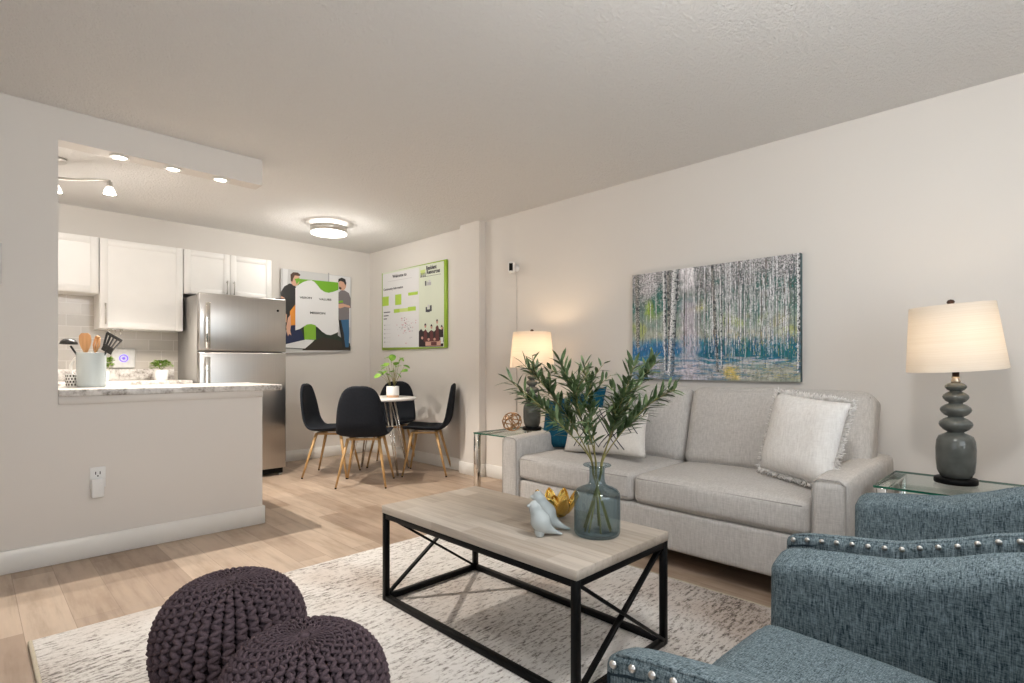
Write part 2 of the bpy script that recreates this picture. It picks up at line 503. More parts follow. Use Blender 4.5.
# ------------------------------------------------------------ setting
HC = 2.44
def struct(name, mb, mats):
    o = mb.build(name, mats); o['kind'] = 'structure'; return o
struct('floor', MB().box(-1.3, 3.6, -1.3, 6.1, -.06, 0), M_FLOOR)
struct('ceiling', MB().box(-1.3, 3.6, -1.3, 6.1, HC, HC + .06), M_CEIL)
WX = 3.52
struct('wall_right', MB().box(WX, WX + .08, -1.3, 6.1, 0, HC), M_WALL)
struct('wall_back', MB().box(-.5, WX, 6.0, 6.1, 0, HC), M_WALL)
struct('wall_pillar', MB().box(3.44, WX, 3.88, 4.17, 0, HC), M_WALL)
WY = 3.78
struct('wall_left', MB().box(-1.3, .345, WY, WY + .14, 0, HC).box(.345, 1.405, WY, WY + .12, 2.27, HC).box(.345, 1.405, WY, WY + .14, 0, .892), M_WALL)
struct('wall_kitchen', MB().box(-.56, -.5, WY + .14, 6.1, 0, HC), M_WALL)
# near wall (behind the camera) with its window opening, outer wall with a second one
nw = MB().box(-1.4, -.05, -1.4, -1.3, 0, HC).box(2.25, 3.6, -1.4, -1.3, 0, HC).box(-.05, 2.25, -1.4, -1.3, 0, .7).box(-.05, 2.25, -1.4, -1.3, 2.36, HC)
struct('wall_near', nw, M_WALL)
struct('wall_outer', MB().box(-1.4, -1.3, -1.3, -.6, 0, HC).box(-1.4, -1.3, 1.3, WY + .14, 0, HC).box(-1.4, -1.3, -.6, 1.3, 0, .7).box(-1.4, -1.3, -.6, 1.3, 2.2, HC), M_WALL)
wf = MB()
for x in (-.05, 1.07, 2.19): wf.box(x, x + .06, -1.39, -1.33, .7, 2.36)
for z in (.7, 2.30): wf.box(-.05, 2.25, -1.39, -1.33, z, z + .06)
w1 = struct('window_1', wf, M_TRIM)
MB().box(.01, 2.19, -1.367, -1.361, .76, 2.30).build('window_pane', M_GLASS, w1)
wf = MB()
for y in (-.6, .32, 1.24): wf.box(-1.39, -1.33, y, y + .06, .7, 2.2)
for z in (.7, 2.14): wf.box(-1.39, -1.33, -.6, 1.3, z, z + .06)
w2 = struct('window_2', wf, M_TRIM)
MB().box(-1.367, -1.361, -.54, 1.24, .76, 2.14).build('window_pane', M_GLASS, w2)
BH = .118
struct('baseboard_left', MB().box(-1.3, 1.419, WY - .014, WY, 0, BH, .003, 1).box(1.405, 1.419, WY, WY + .14, 0, BH, .003, 1), M_TRIM)
struct('baseboard_back', MB().box(2.2, WX - .012, 5.986, 6.0, 0, BH, .003, 1), M_TRIM)
struct('baseboard_right', MB().box(WX - .014, WX, 4.17, 6.0, 0, BH, .003, 1).box(WX - .014, WX, -1.3, 3.866, 0, BH, .003, 1), M_TRIM)
struct('baseboard_pillar', MB().box(3.427, 3.44, 3.867, 4.17, 0, BH, .003, 1).box(3.427, WX, 3.867, 3.88, 0, BH, .003, 1), M_TRIM)
struct('trim_1', MB().box(.345, 1.405, WY - .010, WY, .849, .892, .002, 1), M_WALL)
struct('wall_backsplash', MB().box(-.5, 2.19, 5.99, 6.0, .93, 1.70), M_TILE)
# ------------------------------------------------------------ kitchen
ct = MB().box(.345, 1.53, WY - .022, 4.42, .892, .93, .006, 2).build('countertop', M_GRANITE)
tag(ct, 'granite-pattern breakfast bar top on the half wall, with pitcher on it', 'countertop'); recenter(ct)
ub = empty('base_cabinet', (.75, 4.15, 0))
MB().box(-.37, .60, -.22, .24, .10, .892).build('carcass', M_CAB, ub)
MB().box(-.36, .59, -.22, .18, 0, .10).build('plinth', M_CAB, ub)
for k in range(2):
    d = MB().box(-.355 + k * .48, .105 + k * .48, .24, .258, .12, .88, .003, 1).build('door', M_CAB, ub)
    MB().tube([(.06 + k * .02 + k * .48 - k * .4, .285, .62), (.06 + k * .02 + k * .48 - k * .4, .285, .78)], .005, 8).build('handle', M_NICKEL, d)
tag(ub, 'white kitchen base cabinet behind the breakfast bar half wall', 'cabinet')
bc = empty('base_cabinet', (.46, 5.68, 0))
MB().box(-.94, .925, -.28, .31, .10, .892).build('carcass', M_CAB, bc)
MB().box(-.94, .925, -.22, .31, 0, .10).build('plinth', M_CAB, bc)
for k in range(4):
    d = MB().box(-.93 + k * .463, -.475 + k * .463, -.30, -.281, .12, .88, .003, 1).build('door', M_CAB, bc)
    hx = -.52 + k * .463 if k % 2 == 0 else -.89 + k * .463
    MB().tube([(hx, -.325, .66), (hx, -.325, .82)], .005, 8).build('handle', M_NICKEL, d)
tag(bc, 'white kitchen base cabinet along the tiled back wall left of the fridge', 'cabinet')
kc = empty('countertop', (.46, 5.68, .892))
MB().box(-.955, .94, -.32, .31, 0, .038, .005, 2).build('worktop', M_GRANITE, kc)
MB().box(-.955, .94, .285, .31, .038, .135, .003, 1).build('upstand', M_GRANITE, kc)
tag(kc, 'granite-pattern kitchen worktop with upstand along the tiled back wall', 'countertop')
def shaker(mb, x0, x1, y, z0, z1):
    """recessed-panel door face toward -y"""
    fw = .055
    mb.box(x0, x1, y + .006, y + .02, z0, z1)
    mb.box(x0, x0 + fw, y, y + .006, z0, z1, .0015, 1).box(x1 - fw, x1, y, y + .006, z0, z1, .0015, 1)
    mb.box(x0 + fw, x1 - fw, y, y + .006, z0, z0 + fw, .0015, 1).box(x0 + fw, x1 - fw, y, y + .006, z1 - fw, z1, .0015, 1)
    return mb
def pull(parent, x, y, z0, z1):
    MB().tube([(x, y, z0 + .012), (x, y - .028, z0 + .012)], .004, 6).tube([(x, y, z1 - .012), (x, y - .028, z1 - .012)], .004, 6).tube([(x, y - .028, z0), (x, y - .028, z1)], .0055, 8).build('handle', M_NICKEL, parent)
def wall_cab(x0, x1, z0, z1, doors, label, handles):
    r = empty('wall_cabinet', ((x0 + x1) / 2, 5.85, z0)); w = (x1 - x0) / 2; h = z1 - z0
    MB().box(-w, w, -.148, .137, 0, h).build('carcass', M_CAB, r)
    n = doors
    for k in range(n):
        a = -w + .002 + k * 2 * w / n; b = -w + (k + 1) * 2 * w / n - .002
        d = shaker(MB(), a, b, -.17, .003, h - .003).build('door', M_CAB, r)
        hx, ha, hb = handles[k]
        pull(d, a + hx if hx > 0 else b + hx, -.17, ha, hb)
    tag(r, label, 'cabinet'); return r
wall_cab(-.02, .783, 1.665, 2.137, 1, 'short white wall cabinet at the left edge of the kitchen opening', [(.035, .03, .17)])
wall_cab(.787, 1.405, 1.375, 2.137, 1, 'tall white wall cabinet with one door, above the white hub', [(.035, .035, .21)])
wall_cab(1.41, 2.205, 1.725, 2.137, 2, 'white two-door wall cabinet above the steel fridge', [(-.03, .02, .15), (.03, .02, .15)])
# fridge
fr = empty('refrigerator', (1.81, 5.62, 0))
MB().box(-.375, .375, -.255, .36, .05, 1.69, .004, 1).build('body', M_FRIDGESIDE, fr)
for nm, a, b in (('freezer_door', 1.19, 1.70), ('fridge_door', .075, 1.178)):
    d = MB().box(-.38, .38, -.33, -.262, a, b, .010, 3).build(nm, M_STEEL, fr)
    z0, z1 = (a + .015, b - .085) if nm == 'freezer_door' else (b - .62, b - .04)
    h = MB().box(-.342, -.302, -.387, -.365, z0, z1, .006, 2)
    h.box(-.332, -.312, -.37, -.328, z0 + .01, z0 + .05, .003, 1).box(-.332, -.312, -.37, -.328, z1 - .05, z1 - .01, .003, 1)
    h.build('handle', M_CHROME, d)
    MB().box(-.372, .372, -.263, -.255, a + .006, b - .006).build('gasket', M_GASKET, d)
MB().lathe([(0, 0), (.011, 0), (.011, .003), (0, .004)], 16, M=T(.30, -.331, 1.585) @ Matrix.Rotation(PI / 2, 4, 'X')).build('badge', M_BLACK, fr)
MB().box(-.36, .36, -.30, -.25, .025, .072).build('kick_grille', M_BLACK, fr)
for sx in (-.33, .34):
    for sy in (-.275, .30):
        MB().lathe([(.018, 0), (.022, .004), (.022, .012), (.012, .016), (.012, .05)], 14, (sx, sy, 0)).build('foot', M_NICKEL, fr)
MB().box(.30, .38, -.30, -.27, 1.70, 1.712, .003, 1).build('hinge_cover', M_BLACK, fr)
tag(fr, 'stainless steel top-freezer refrigerator between cabinets and bar', 'refrigerator')
# pitcher with utensils, standing on the bar top
def crock():
    x, y, z = .535, 4.15, .93
    r = empty('utensil_pitcher', (x, y, z))
    pr = [(0, 0), (.066, 0), (.070, .004), (.072, .02), (.073, .12), (.074, .195), (.076, .205), (.073, .208), (.069, .2), (.068, .02), (0, .014)]
    fixn(MB().lathe(pr, 40).build('body', M_PITCHER, r))
    a = math.radians(135)
    pts = []
    for t in range(13):
        u = t / 12; an = PI * (.5 - u)
        pts.append(Vector((math.cos(a), math.sin(a), 0)) * (.068 + .058 * math.cos(an) ** .8 if abs(math.cos(an)) > 1e-6 else .068) + Vector((0, 0, .115 + .065 * math.sin(an))))
    MB().tube(pts, .0055, 8, flat=1.5).build('handle', M_WHITE, r)
    tag(r, 'pale blue-grey pitcher with looped handle holding kitchen utensils on the bar', 'pitcher')
    ax = Vector((.7071, -.7071, 0)); fw = Vector((.7071, .7071, 0))
    def frame(base, top, face):
        zz = (Vector(top) - Vector(base)).normalized(); yy = (Vector(face) - zz * zz.dot(Vector(face))).normalized(); xx = yy.cross(zz)
        M = Matrix((xx, yy, zz)).transposed().to_4x4(); M.translation = base; return M
    C = Vector((x, y, z))
    def sp(name, label, b, t, mats, fn):
        base = C + ax * b[0] + fw * b[1] + Vector((0, 0, b[2])); top = C + ax * t[0] + fw * t[1] + Vector((0, 0, t[2]))
        M = frame(base, top, -fw); L = (top - base).length
        mb = MB(); fn(mb, L, M); o = mb.build(name, mats); recenter(o, base); tag(o, label, 'utensil', 'utensils in the pitcher'); return o
    def blade(mb, L, M, w0, w1, hgt, th=.005):
        pts = []
        for k in range(9):
            u = k / 8; pts.append((w0 + (w1 - w0) * math.sin(min(1, u * 1.6) * PI / 2) - (.016 * max(0, (u - .8) / .2) ** 2), L - hgt + hgt * u))
        v = [(-p, 0, q) for p, q in pts] + [(p, 0, q) for p, q in reversed(pts)]
        n = len(v)
        vv = [(a_, -th / 2, c_) for a_, b_, c_ in v] + [(a_, th / 2, c_) for a_, b_, c_ in v]
        fs = [list(range(n)), [n + i for i in reversed(range(n))]] + [[i, (i + 1) % n, n + (i + 1) % n, n + i][::-1] for i in range(n)]
        mb.add(vv, fs, 0, False, M)
    def wooden(mb, L, M):
        mb.tube([(0, 0, 0), (0, 0, L - .1)], .007, 8, M=M); blade(mb, L, M, .010, .036, .115)
    sp('wooden_spatula', 'broad wooden spatula upright in the pitcher', (-.01, -.02, .02), (-.017, -.03, .325), M_SPOON, wooden)
    def slotted(mb, L, M):
        mb.tube([(0, 0, 0), (0, 0, L - .08)], .006, 8, M=M)
        for k in (-1, 0, 1): mb.tube([(k * .004, 0, L - .085), (k * .017, 0, L - .05), (k * .012, 0, L)], .0055, 8, M=M)
        mb.tube([(-.012, 0, L), (0, .0, L + .006), (.012, 0, L)], .006, 8, M=M)
    sp('slotted_spoon', 'narrow slotted wooden spoon leaning right in the pitcher', (-.01, .0, .02), (.038, 0, .30), M_SPOON, slotted)
    def turner(mb, L, M):
        mb.tube([(0, 0, 0), (0, 0, L - .10)], .006, 8, M=M)
        W = lambda u: .030 + .024 * u
        z0 = L - .115; z1 = L
        mb.box(-.034, .034, -.002, .002, z0, z0 + .042, M=M)
        mb.box(-.054, .054, -.002, .002, z1 - .018, z1, .0015, 1, M=M)
        for k in range(5):
            u = -1 + k * .5
            a_, b_ = Vector((u * .031, 0, z0 + .03)), Vector((u * .050, 0, z1 - .008))
            mb.bar(M @ a_, M @ b_, .0115, .004)
    sp('slotted_turner', 'black slotted turner leaning out of the pitcher to the right', (-.03, .015, .02), (.136, .01, .312), M_BLACKP, turner)
    def ladle(mb, L, M):
        mb.tube([(0, 0, 0), (0, 0, L - .02)], .006, 8, M=M)
        pr_ = [(0, -.024), (.018, -.021), (.030, -.010), (.034, .004), (.031, .004), (.026, -.008), (0, -.018)]
        mb.lathe(pr_, 20, M=T(*(M @ Vector((0, 0, L)))) @ Matrix.Rotation(PI, 4, 'X') @ Matrix.Scale(1.35, 4))
    sp('ladle', 'black ladle leaning out of the pitcher to the left', (.03, .01, .02), (-.138, .0, .264), M_BLACKP, ladle)
crock()
def cup():
    r = empty('patterned_cup', (.455, 4.235, .93))
    fixn(MB().lathe([(0, 0), (.030, 0), (.033, .004), (.034, .07), (.034, .078), (.031, .078), (.030, .008), (0, .006)], 28).build('body', M_WHITE, r))
    mb = MB()
    for j in range(4):
        for k in range(14):
            a = 2 * PI * (k + .5 * (j % 2)) / 14; zz = .014 + j * .0175
            M = Matrix.Rotation(a, 4, 'Z') @ T(.0341, 0, zz)
            mb.box(-.0006, .0006, -.0035, .0035, -.0055, .0055, .0004, 1, 0, M)
    mb.build('dot_pattern', M_BLACK, r)
    tag(r, 'small white cup with black dots beside the pitcher on the bar', 'cup')
cup()
def bush(name, label, loc, pot_r, pot_h, fol_r, fol_h, n, seed, lean=(0, 0)):
    random.seed(seed)
    r = empty(name, loc)
    fixn(MB().lathe([(0, 0), (pot_r * .78, 0), (pot_r * .80, .004), (pot_r, pot_h - .004), (pot_r * .97, pot_h), (pot_r * .90, pot_h - .004), (pot_r * .85, pot_h - .012), (0, pot_h - .012)], 28).build('pot', M_POT, r))
    MB().lathe([(pot_r * .88, pot_h - .014), (pot_r * .5, pot_h - .008), (0, pot_h - .007)], 20).build('soil', M_SOIL, r)
    mb = MB()
    for k in range(n):
        a = random.uniform(0, 2 * PI); e = random.uniform(.05, 1) ** .6; rr = fol_r * math.sqrt(random.random()) * math.sqrt(max(.02, 1 - (e * .9) ** 2)) * 1.05
        c = Vector((rr * math.cos(a) + lean[0] * e, rr * math.sin(a) + lean[1] * e, pot_h + fol_h * e * .92))
        d = Vector((math.cos(a), math.sin(a), random.uniform(-.1, 1.0))).normalized(); leaf(mb, c, d, random.uniform(.020, .030), .016)
    for k in range(14):
        a = random.uniform(0, 2 * PI); q = fol_r * random.uniform(.2, .8)
        mb.tube([(0, 0, pot_h - .01), (q * .5 * math.cos(a), q * .5 * math.sin(a), pot_h + fol_h * .4), (q * math.cos(a), q * math.sin(a), pot_h + fol_h * .75)], .0012, 4)
    mb.build('foliage', M_BOX, r)
    tag(r, label, 'plant'); return r
def leaf(mb, c, d, L, W, up=None, curl=.15, mi=0, seg=4, round_=False):
    d = Vector(d).normalized(); up = Vector(up) if up else Vector((random.uniform(-.4, .4), random.uniform(-.4, .4), 1))
    x = d.cross(up)
    if x.length < 1e-4: x = d.orthogonal()
    x.normalize(); n = x.cross(d).normalized()
    vs_ = []; fs = []
    for i in range(seg + 1):
        u = i / seg
        w = W / 2 * (math.sin(PI * min(1, u * .98 + .02)) ** (.55 if round_ else .75))
        p = Vector(c) + d * (L * u) - n * (curl * L * u * u)
        vs_ += [p - x * w + n * w * .25, p, p + x * w + n * w * .25]
    for i in range(seg):
        for k in range(2):
            a = i * 3 + k; fs.append([a, a + 1, a + 4, a + 3])
    mb.add(vs_, fs, mi, True)
bush('potted_plant', 'small bushy green plant in white pot on worktop beside the fridge', (1.235, 5.70, .93), .062, .092, .085, .085, 260, 3)
bush('potted_plant', 'small green plant in white pot half hidden behind the pitcher', (.80, 5.62, .93), .05, .08, .055, .12, 170, 4, (.03, -.02))
hub = empty('wall_hub', (1.0, 5.99, 1.037))
MB().box(-.088, .088, -.035, 0, 0, .178, .014, 4).build('housing', plain('hub_plastic', (.66, .66, .65, 1), .4), hub)
mb = MB()
pts = [(.030 * math.cos(2 * PI * k / 32), -.0362, .088 + .030 * math.sin(2 * PI * k / 32)) for k in range(32)]
mb.tube(pts, .0045, 6, closed=True)
mb.lathe([(0, 0), (.012, 0), (.012, .0015), (0, .002)], 16, M=T(0, -.0352, .088) @ Matrix.Rotation(PI / 2, 4, 'X'))
mb.build('indicator_ring', emit('violet_light', (.16, .10, .9, 1), .9), hub)
tag(hub, 'white square hub with violet light ring on the backsplash', 'router')
hk = empty('hook_rail', (.905, 5.76, 1.375)); hk.scale = (1.25, 1.25, 1.25)
MB().box(-.045, .045, -.012, .012, -.008, 0, .002, 1).build('plate', M_CHROME, hk)
for k in (-.03, .0, .03):
    MB().tube([(k, 0, -.004), (k, -.002, -.03), (k, -.012, -.045), (k, -.026, -.042), (k, -.03, -.028)], .0035, 8).build('hook', M_CHROME, hk)
tag(hk, 'small chrome hook rail under the tall wall cabinet', 'hook')
# outlet with a plug-in device on the half wall, thermostat at the frame edge
ol = empty('wall_outlet', (.515, WY, .40))
MB().box(-.036, .036, -.006, 0, -.02, .095, .003, 2).build('cover_plate', M_WHITE, ol)
mb = MB()
for zz in (.062,):
    mb.box(-.012, -.008, -.0068, -.005, zz - .008, zz + .008).box(.008, .012, -.0068, -.005, zz - .008, zz + .008).box(-.003, .003, -.0068, -.005, zz - .02, zz - .012)
mb.build('socket_slots', M_BLACK, ol)
tag(ol, 'white wall outlet on the half wall under the breakfast bar', 'outlet')
pd = MB().box(.484, .540, WY - .036, WY - .0065, .330, .432, .006, 3).build('plug_in_adapter', M_WHITE); recenter(pd)
tag(pd, 'white plug-in adapter covering the outlet on the half wall', 'adapter')
th = empty('thermostat', (.065, WY, 1.575))
MB().box(-.06, .06, -.022, 0, -.105, .105, .008, 3).build('housing', plain('pale_grey_plastic', (.62, .62, .60, 1), .4), th)
MB().box(-.035, .035, -.0235, -.021, .0, .07).build('screen', plain('grey_screen', (.25, .28, .26, 1), .2), th)
tag(th, 'grey thermostat on the left wall at the photo edge', 'thermostat')
# ------------------------------------------------------------ ceiling lights
def recessed(x, y, label):
    z = 2.27
    r = empty('recessed_light', (x, y, z))
    fixn(MB().lathe([(.044, 0), (.050, -.003), (.048, -.007), (.036, -.009), (.034, -.004), (.034, 0)], 32).build('trim_ring', M_TRIM, r))
    MB().lathe([(0, -.010), (.020, -.009), (.034, -.005)], 24).build('lens', M_BULB, r)
    tag(r, label, 'ceiling light', 'recessed spots under the soffit')
    light('recessed_glow', 'SPOT', (x, y, z - .015), 3, K(4000), .03, rot=(0, 0, 0), spot=math.radians(105), blend=.6)
recessed(.625, 3.84, 'recessed spot leftmost of three under the soffit, nearest the track light')
recessed(.895, 3.84, 'recessed spot in the middle of the three under the soffit')
recessed(1.165, 3.84, 'recessed spot rightmost of three, nearest the soffit end')
def track():
    r = empty('track_light', (.42, 4.72, HC))
    MB().lathe([(0, 0), (.06, 0), (.06, -.018), (.05, -.025), (0, -.026)], 28).build('canopy', M_NICKEL, r)
    MB().tube([(0, 0, -.02), (0, 0, -.13)], .008, 10).build('stem', M_NICKEL, r)
    P = [Vector((-.46, .28, -.13)), Vector((-.22, .16, -.13)), Vector((0, 0, -.13)), Vector((.10, -.05, -.13)), Vector((.17, -.13, -.133)), Vector((.22, -.20, -.14)), Vector((.25, -.27, -.155))]
    MB().tube(P, .009, 10).build('arm', M_NICKEL, r)
    for k, q in enumerate((Vector((-.46, .28, -.13)), Vector((.0, .03, -.13)), Vector((.25, -.27, -.155)))):
        hd = MB().lathe([(0, .0), (.016, 0), (.017, -.03), (.02, -.045), (0, -.046)], 20, q + Vector((0, 0, -.005))).build('lamp_head', M_NICKEL, r)
        fixn(MB().lathe([(.018, -.04), (.030, -.062), (.036, -.085), (.033, -.086), (.015, -.045)], 24, q).build('glass_shade', emit('frosted_lit_shade', (1, .94, .84, 1), 3.0) if k else bpy.data.materials.get('frosted_lit_shade') or emit('frosted_lit_shade', (1, .94, .84, 1), 3.0), hd))
        MB().lathe([(0, -.050), (.018, -.056), (.024, -.070), (.016, -.084), (0, -.088)], 20, q).build('bulb', M_BULB, hd)
        light('track_glow', 'POINT', (.42 + q.x, 4.72 + q.y, HC + q.z - .105), 4.5, K(5000), .02)
        if k == 2: light('track_beam', 'SPOT', (.42 + q.x, 4.72 + q.y, HC + q.z - .095), 70, K(4000), .02, rot=(0, 0, 0), spot=math.radians(128), blend=.35)
    tag(r, 'brushed nickel track light with lit heads on the kitchen ceiling', 'ceiling light')
track()
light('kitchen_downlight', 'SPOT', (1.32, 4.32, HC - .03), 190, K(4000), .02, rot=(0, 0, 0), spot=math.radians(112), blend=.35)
def ring(x, y, energy, temp, label):
    r = empty('ceiling_lamp', (x, y, HC)); R = .172
    MB().lathe([(0, 0), (R * .62, 0), (R * .62, -.04), (0, -.04)], 40).build('back_plate', M_TRIM, r)
    MB().lathe([(R * .64, -.010), (R * .9, -.022), (R * .9, -.040), (R * .64, -.040)], 40).build('uplight', M_DIFF, r)
    fixn(MB().lathe([(R - .012, -.036), (R, -.036), (R, -.092), (R - .012, -.092)], 48).build('metal_band', M_NICKEL, r))
    MB().lathe([(R - .013, -.041), (R - .013, -.094), (R - .004, -.097), (R - .006, -.106), (R - .03, -.111), (R * .6, -.112), (0, -.112)], 48).build('diffuser', M_DIFF, r)
    tag(r, label, 'ceiling light')
    light('ceiling_lamp_glow', 'POINT', (x, y, HC - .20), energy, K(temp), .12)
ring(2.48, 4.99, 15, 5000, 'round flush ceiling lamp with metal band above the dining table')
ring(1.25, .25, 52, 5500, 'unseen round ceiling lamp added over the blue armchairs as top light')  # unseen fixture, added to brighten seats, table top and rug from above
# ------------------------------------------------------------ printed posters
def text_polys(mb, txt, origin, ux, uz, height, mi, width=None):
    cu = bpy.data.curves.new('lettering', 'FONT'); cu.body = txt; cu.size = 1.0; cu.resolution_u = 2; cu.offset = .036
    ob = bpy.data.objects.new('lettering', cu); COL.objects.link(ob)
    dg = bpy.context.evaluated_depsgraph_get(); dg.update()
    me = bpy.data.meshes.new_from_object(ob.evaluated_get(dg))
    xs = [v.co.x for v in me.vertices]; x0, x1 = min(xs), max(xs)
    kx = (width / (x1 - x0)) if width else height / .72
    kz = height / .72
    vs_ = [Vector(origin) + Vector(ux) * ((v.co.x - x0) * kx) + Vector(uz) * (v.co.y * kz) for v in me.vertices]
    mb.add(vs_, [list(p.vertices) for p in me.polygons], mi)
    bpy.data.objects.remove(ob); bpy.data.curves.remove(cu); bpy.data.meshes.remove(me)
def pm(name, c, rough=.45): return plain(name, c, rough, nscale=3, var=.02)
def ell(cx, cz, rx, rz_, n=18): return [(cx + rx * math.cos(2 * PI * k / n), cz + rz_ * math.sin(2 * PI * k / n)) for k in range(n)]
def poster_left():
    PY = 5.965
    r = empty('wall_poster', (2.835, 6.0, 1.24))
    base = r.location.copy()
    MB().box(-.415, .415, -.033, -.002, .018, .878, .002, 1).build('panel', pm('grey_poster_panel', (.55, .54, .53, 1)), r)
    mats = [pm('print_pale_grey', (.60, .60, .60, 1)), pm('print_white', (.76, .76, .77, 1)), pm('print_green', (.16, .40, .02, 1)), pm('print_black', (.018, .018, .018, 1)),
            pm('print_skin', (.66, .38, .27, 1)), pm('print_orange', (.75, .28, .03, 1)), pm('print_navy', (.012, .02, .07, 1)), pm('print_dark_green', (.020, .035, .022, 1)),
            pm('print_brown', (.035, .026, .018, 1)), pm('print_grey_shirt', (.19, .17, .18, 1)), pm('print_denim', (.03, .12, .25, 1)), pm('print_brown_hair', (.07, .035, .02, 1)), pm('print_mid_grey', (.40, .40, .41, 1)), pm('print_leaf_green', (.20, .42, .03, 1)), pm('print_text_grey', (.05, .055, .055, 1))]
    mb = MB(); lay = [0]
    def q(zx, zy, l):
        p = at_y(270 + zx / 6.21, 250 + zy / 6.21, PY - .0335); p.y = 5.9665 - .0006 * l; return p - base
    def add(pts, mi):
        lay[0] += 1; mb.poly([q(a, b, lay[0]) for a, b in pts], mi)
    def rectp(x0, y0, x1, y1, mi): add([(x0, y0), (x1, y0), (x1, y1), (x0, y1)], mi)
    add([(74, 111), (510, 166), (510, 628), (74, 641)], 0)
    add([(372, 152), (508, 168), (508, 480), (372, 470)], 1)
    add([(88, 112), (120, 117), (110, 300), (88, 300)], 1)
    add([(369, 140), (376, 140), (376, 262), (369, 262)], 12)
    add([(100, 560), (160, 470), (430, 480), (430, 530), (505, 580), (508, 622), (100, 610)], 7)
    add([(210, 612), (330, 540), (430, 560), (508, 595), (508, 624), (210, 622)], 8)
    add([(180, 176), (432, 200), (432, 300), (180, 300)], 2)
    # man on the left
    add([(74, 260), (95, 225), (128, 206), (160, 212), (176, 245), (170, 330), (150, 395), (130, 470), (104, 500), (98, 420), (96, 330), (76, 300)], 3)
    add([(74, 285), (98, 295), (100, 318), (76, 310)], 4)
    add(ell(163, 182, 28, 40), 4)
    add([(136, 190), (134, 150), (150, 136), (180, 138), (196, 152), (192, 160), (160, 156), (150, 178), (146, 196)], 11)
    add([(158, 178), (190, 172), (190, 190), (172, 212), (166, 190)], 2)
    add([(100, 390), (112, 400), (110, 450), (100, 445)], 4)
    add([(130, 380), (165, 335), (168, 480), (130, 470)], 5)
    add([(98, 570), (115, 470), (165, 465), (200, 500), (220, 560), (120, 590)], 6)
    add([(118, 420), (134, 400), (136, 470), (132, 500), (138, 530), (126, 520), (118, 536), (110, 510), (106, 480)], 4)
    # man on the right
    add([(430, 262), (448, 250), (470, 250), (496, 266), (508, 300), (508, 360), (498, 360), (498, 432), (430, 436)], 9)
    add(ell(456, 214, 24, 36), 4)
    add([(428, 200), (432, 178), (452, 170), (474, 180), (480, 206), (474, 220), (464, 198), (444, 190)], 3)
    add([(432, 236), (440, 226), (452, 236), (444, 246)], 11)
    add([(430, 335), (460, 332), (500, 345), (505, 358), (470, 352), (440, 362), (430, 358)], 4)
    add([(432, 315), (458, 312), (460, 325), (432, 328)], 13)
    add([(444, 434), (496, 430), (498, 520), (494, 604), (474, 604), (462, 510)], 10)
    add([(432, 436), (446, 434), (464, 520), (472, 604), (456, 604), (440, 500)], 3)
    # green box, white machine, white wavy sheet
    add([(98, 606), (104, 584), (225, 556), (282, 558), (262, 578), (222, 612)], 1)
    add([(214, 470), (235, 452), (290, 462), (290, 556), (218, 556)], 13)
    W = [(162, 236), (185, 213), (210, 198), (240, 188), (262, 187), (280, 196), (300, 218), (320, 244), (345, 260), (370, 265), (400, 258), (430, 246),
         (430, 508), (405, 520), (380, 529), (355, 524), (330, 508), (305, 484), (285, 466), (262, 459), (235, 462), (212, 476), (190, 490), (162, 498)]
    add(W, 1)
    for word, x0, x1, yb, h in (('VISION', 188, 264, 299, 12), ('VALUES', 308, 386, 310, 12), ('MISSION', 253, 348, 395, 14)):
        a = q(x0, yb, lay[0] + 2); b = q(x1, yb + (x1 - x0) * .05, lay[0] + 2); ux = (b - a); w = ux.length; ux.normalize()
        text_polys(mb, word, a, ux, (0, 0, 1), h / 6.21 * .0111, 14, w)
    mb.build('print', mats, r)
    tag(r, 'poster with two men holding a white wavy sheet, beside the fridge', 'poster')
poster_left()
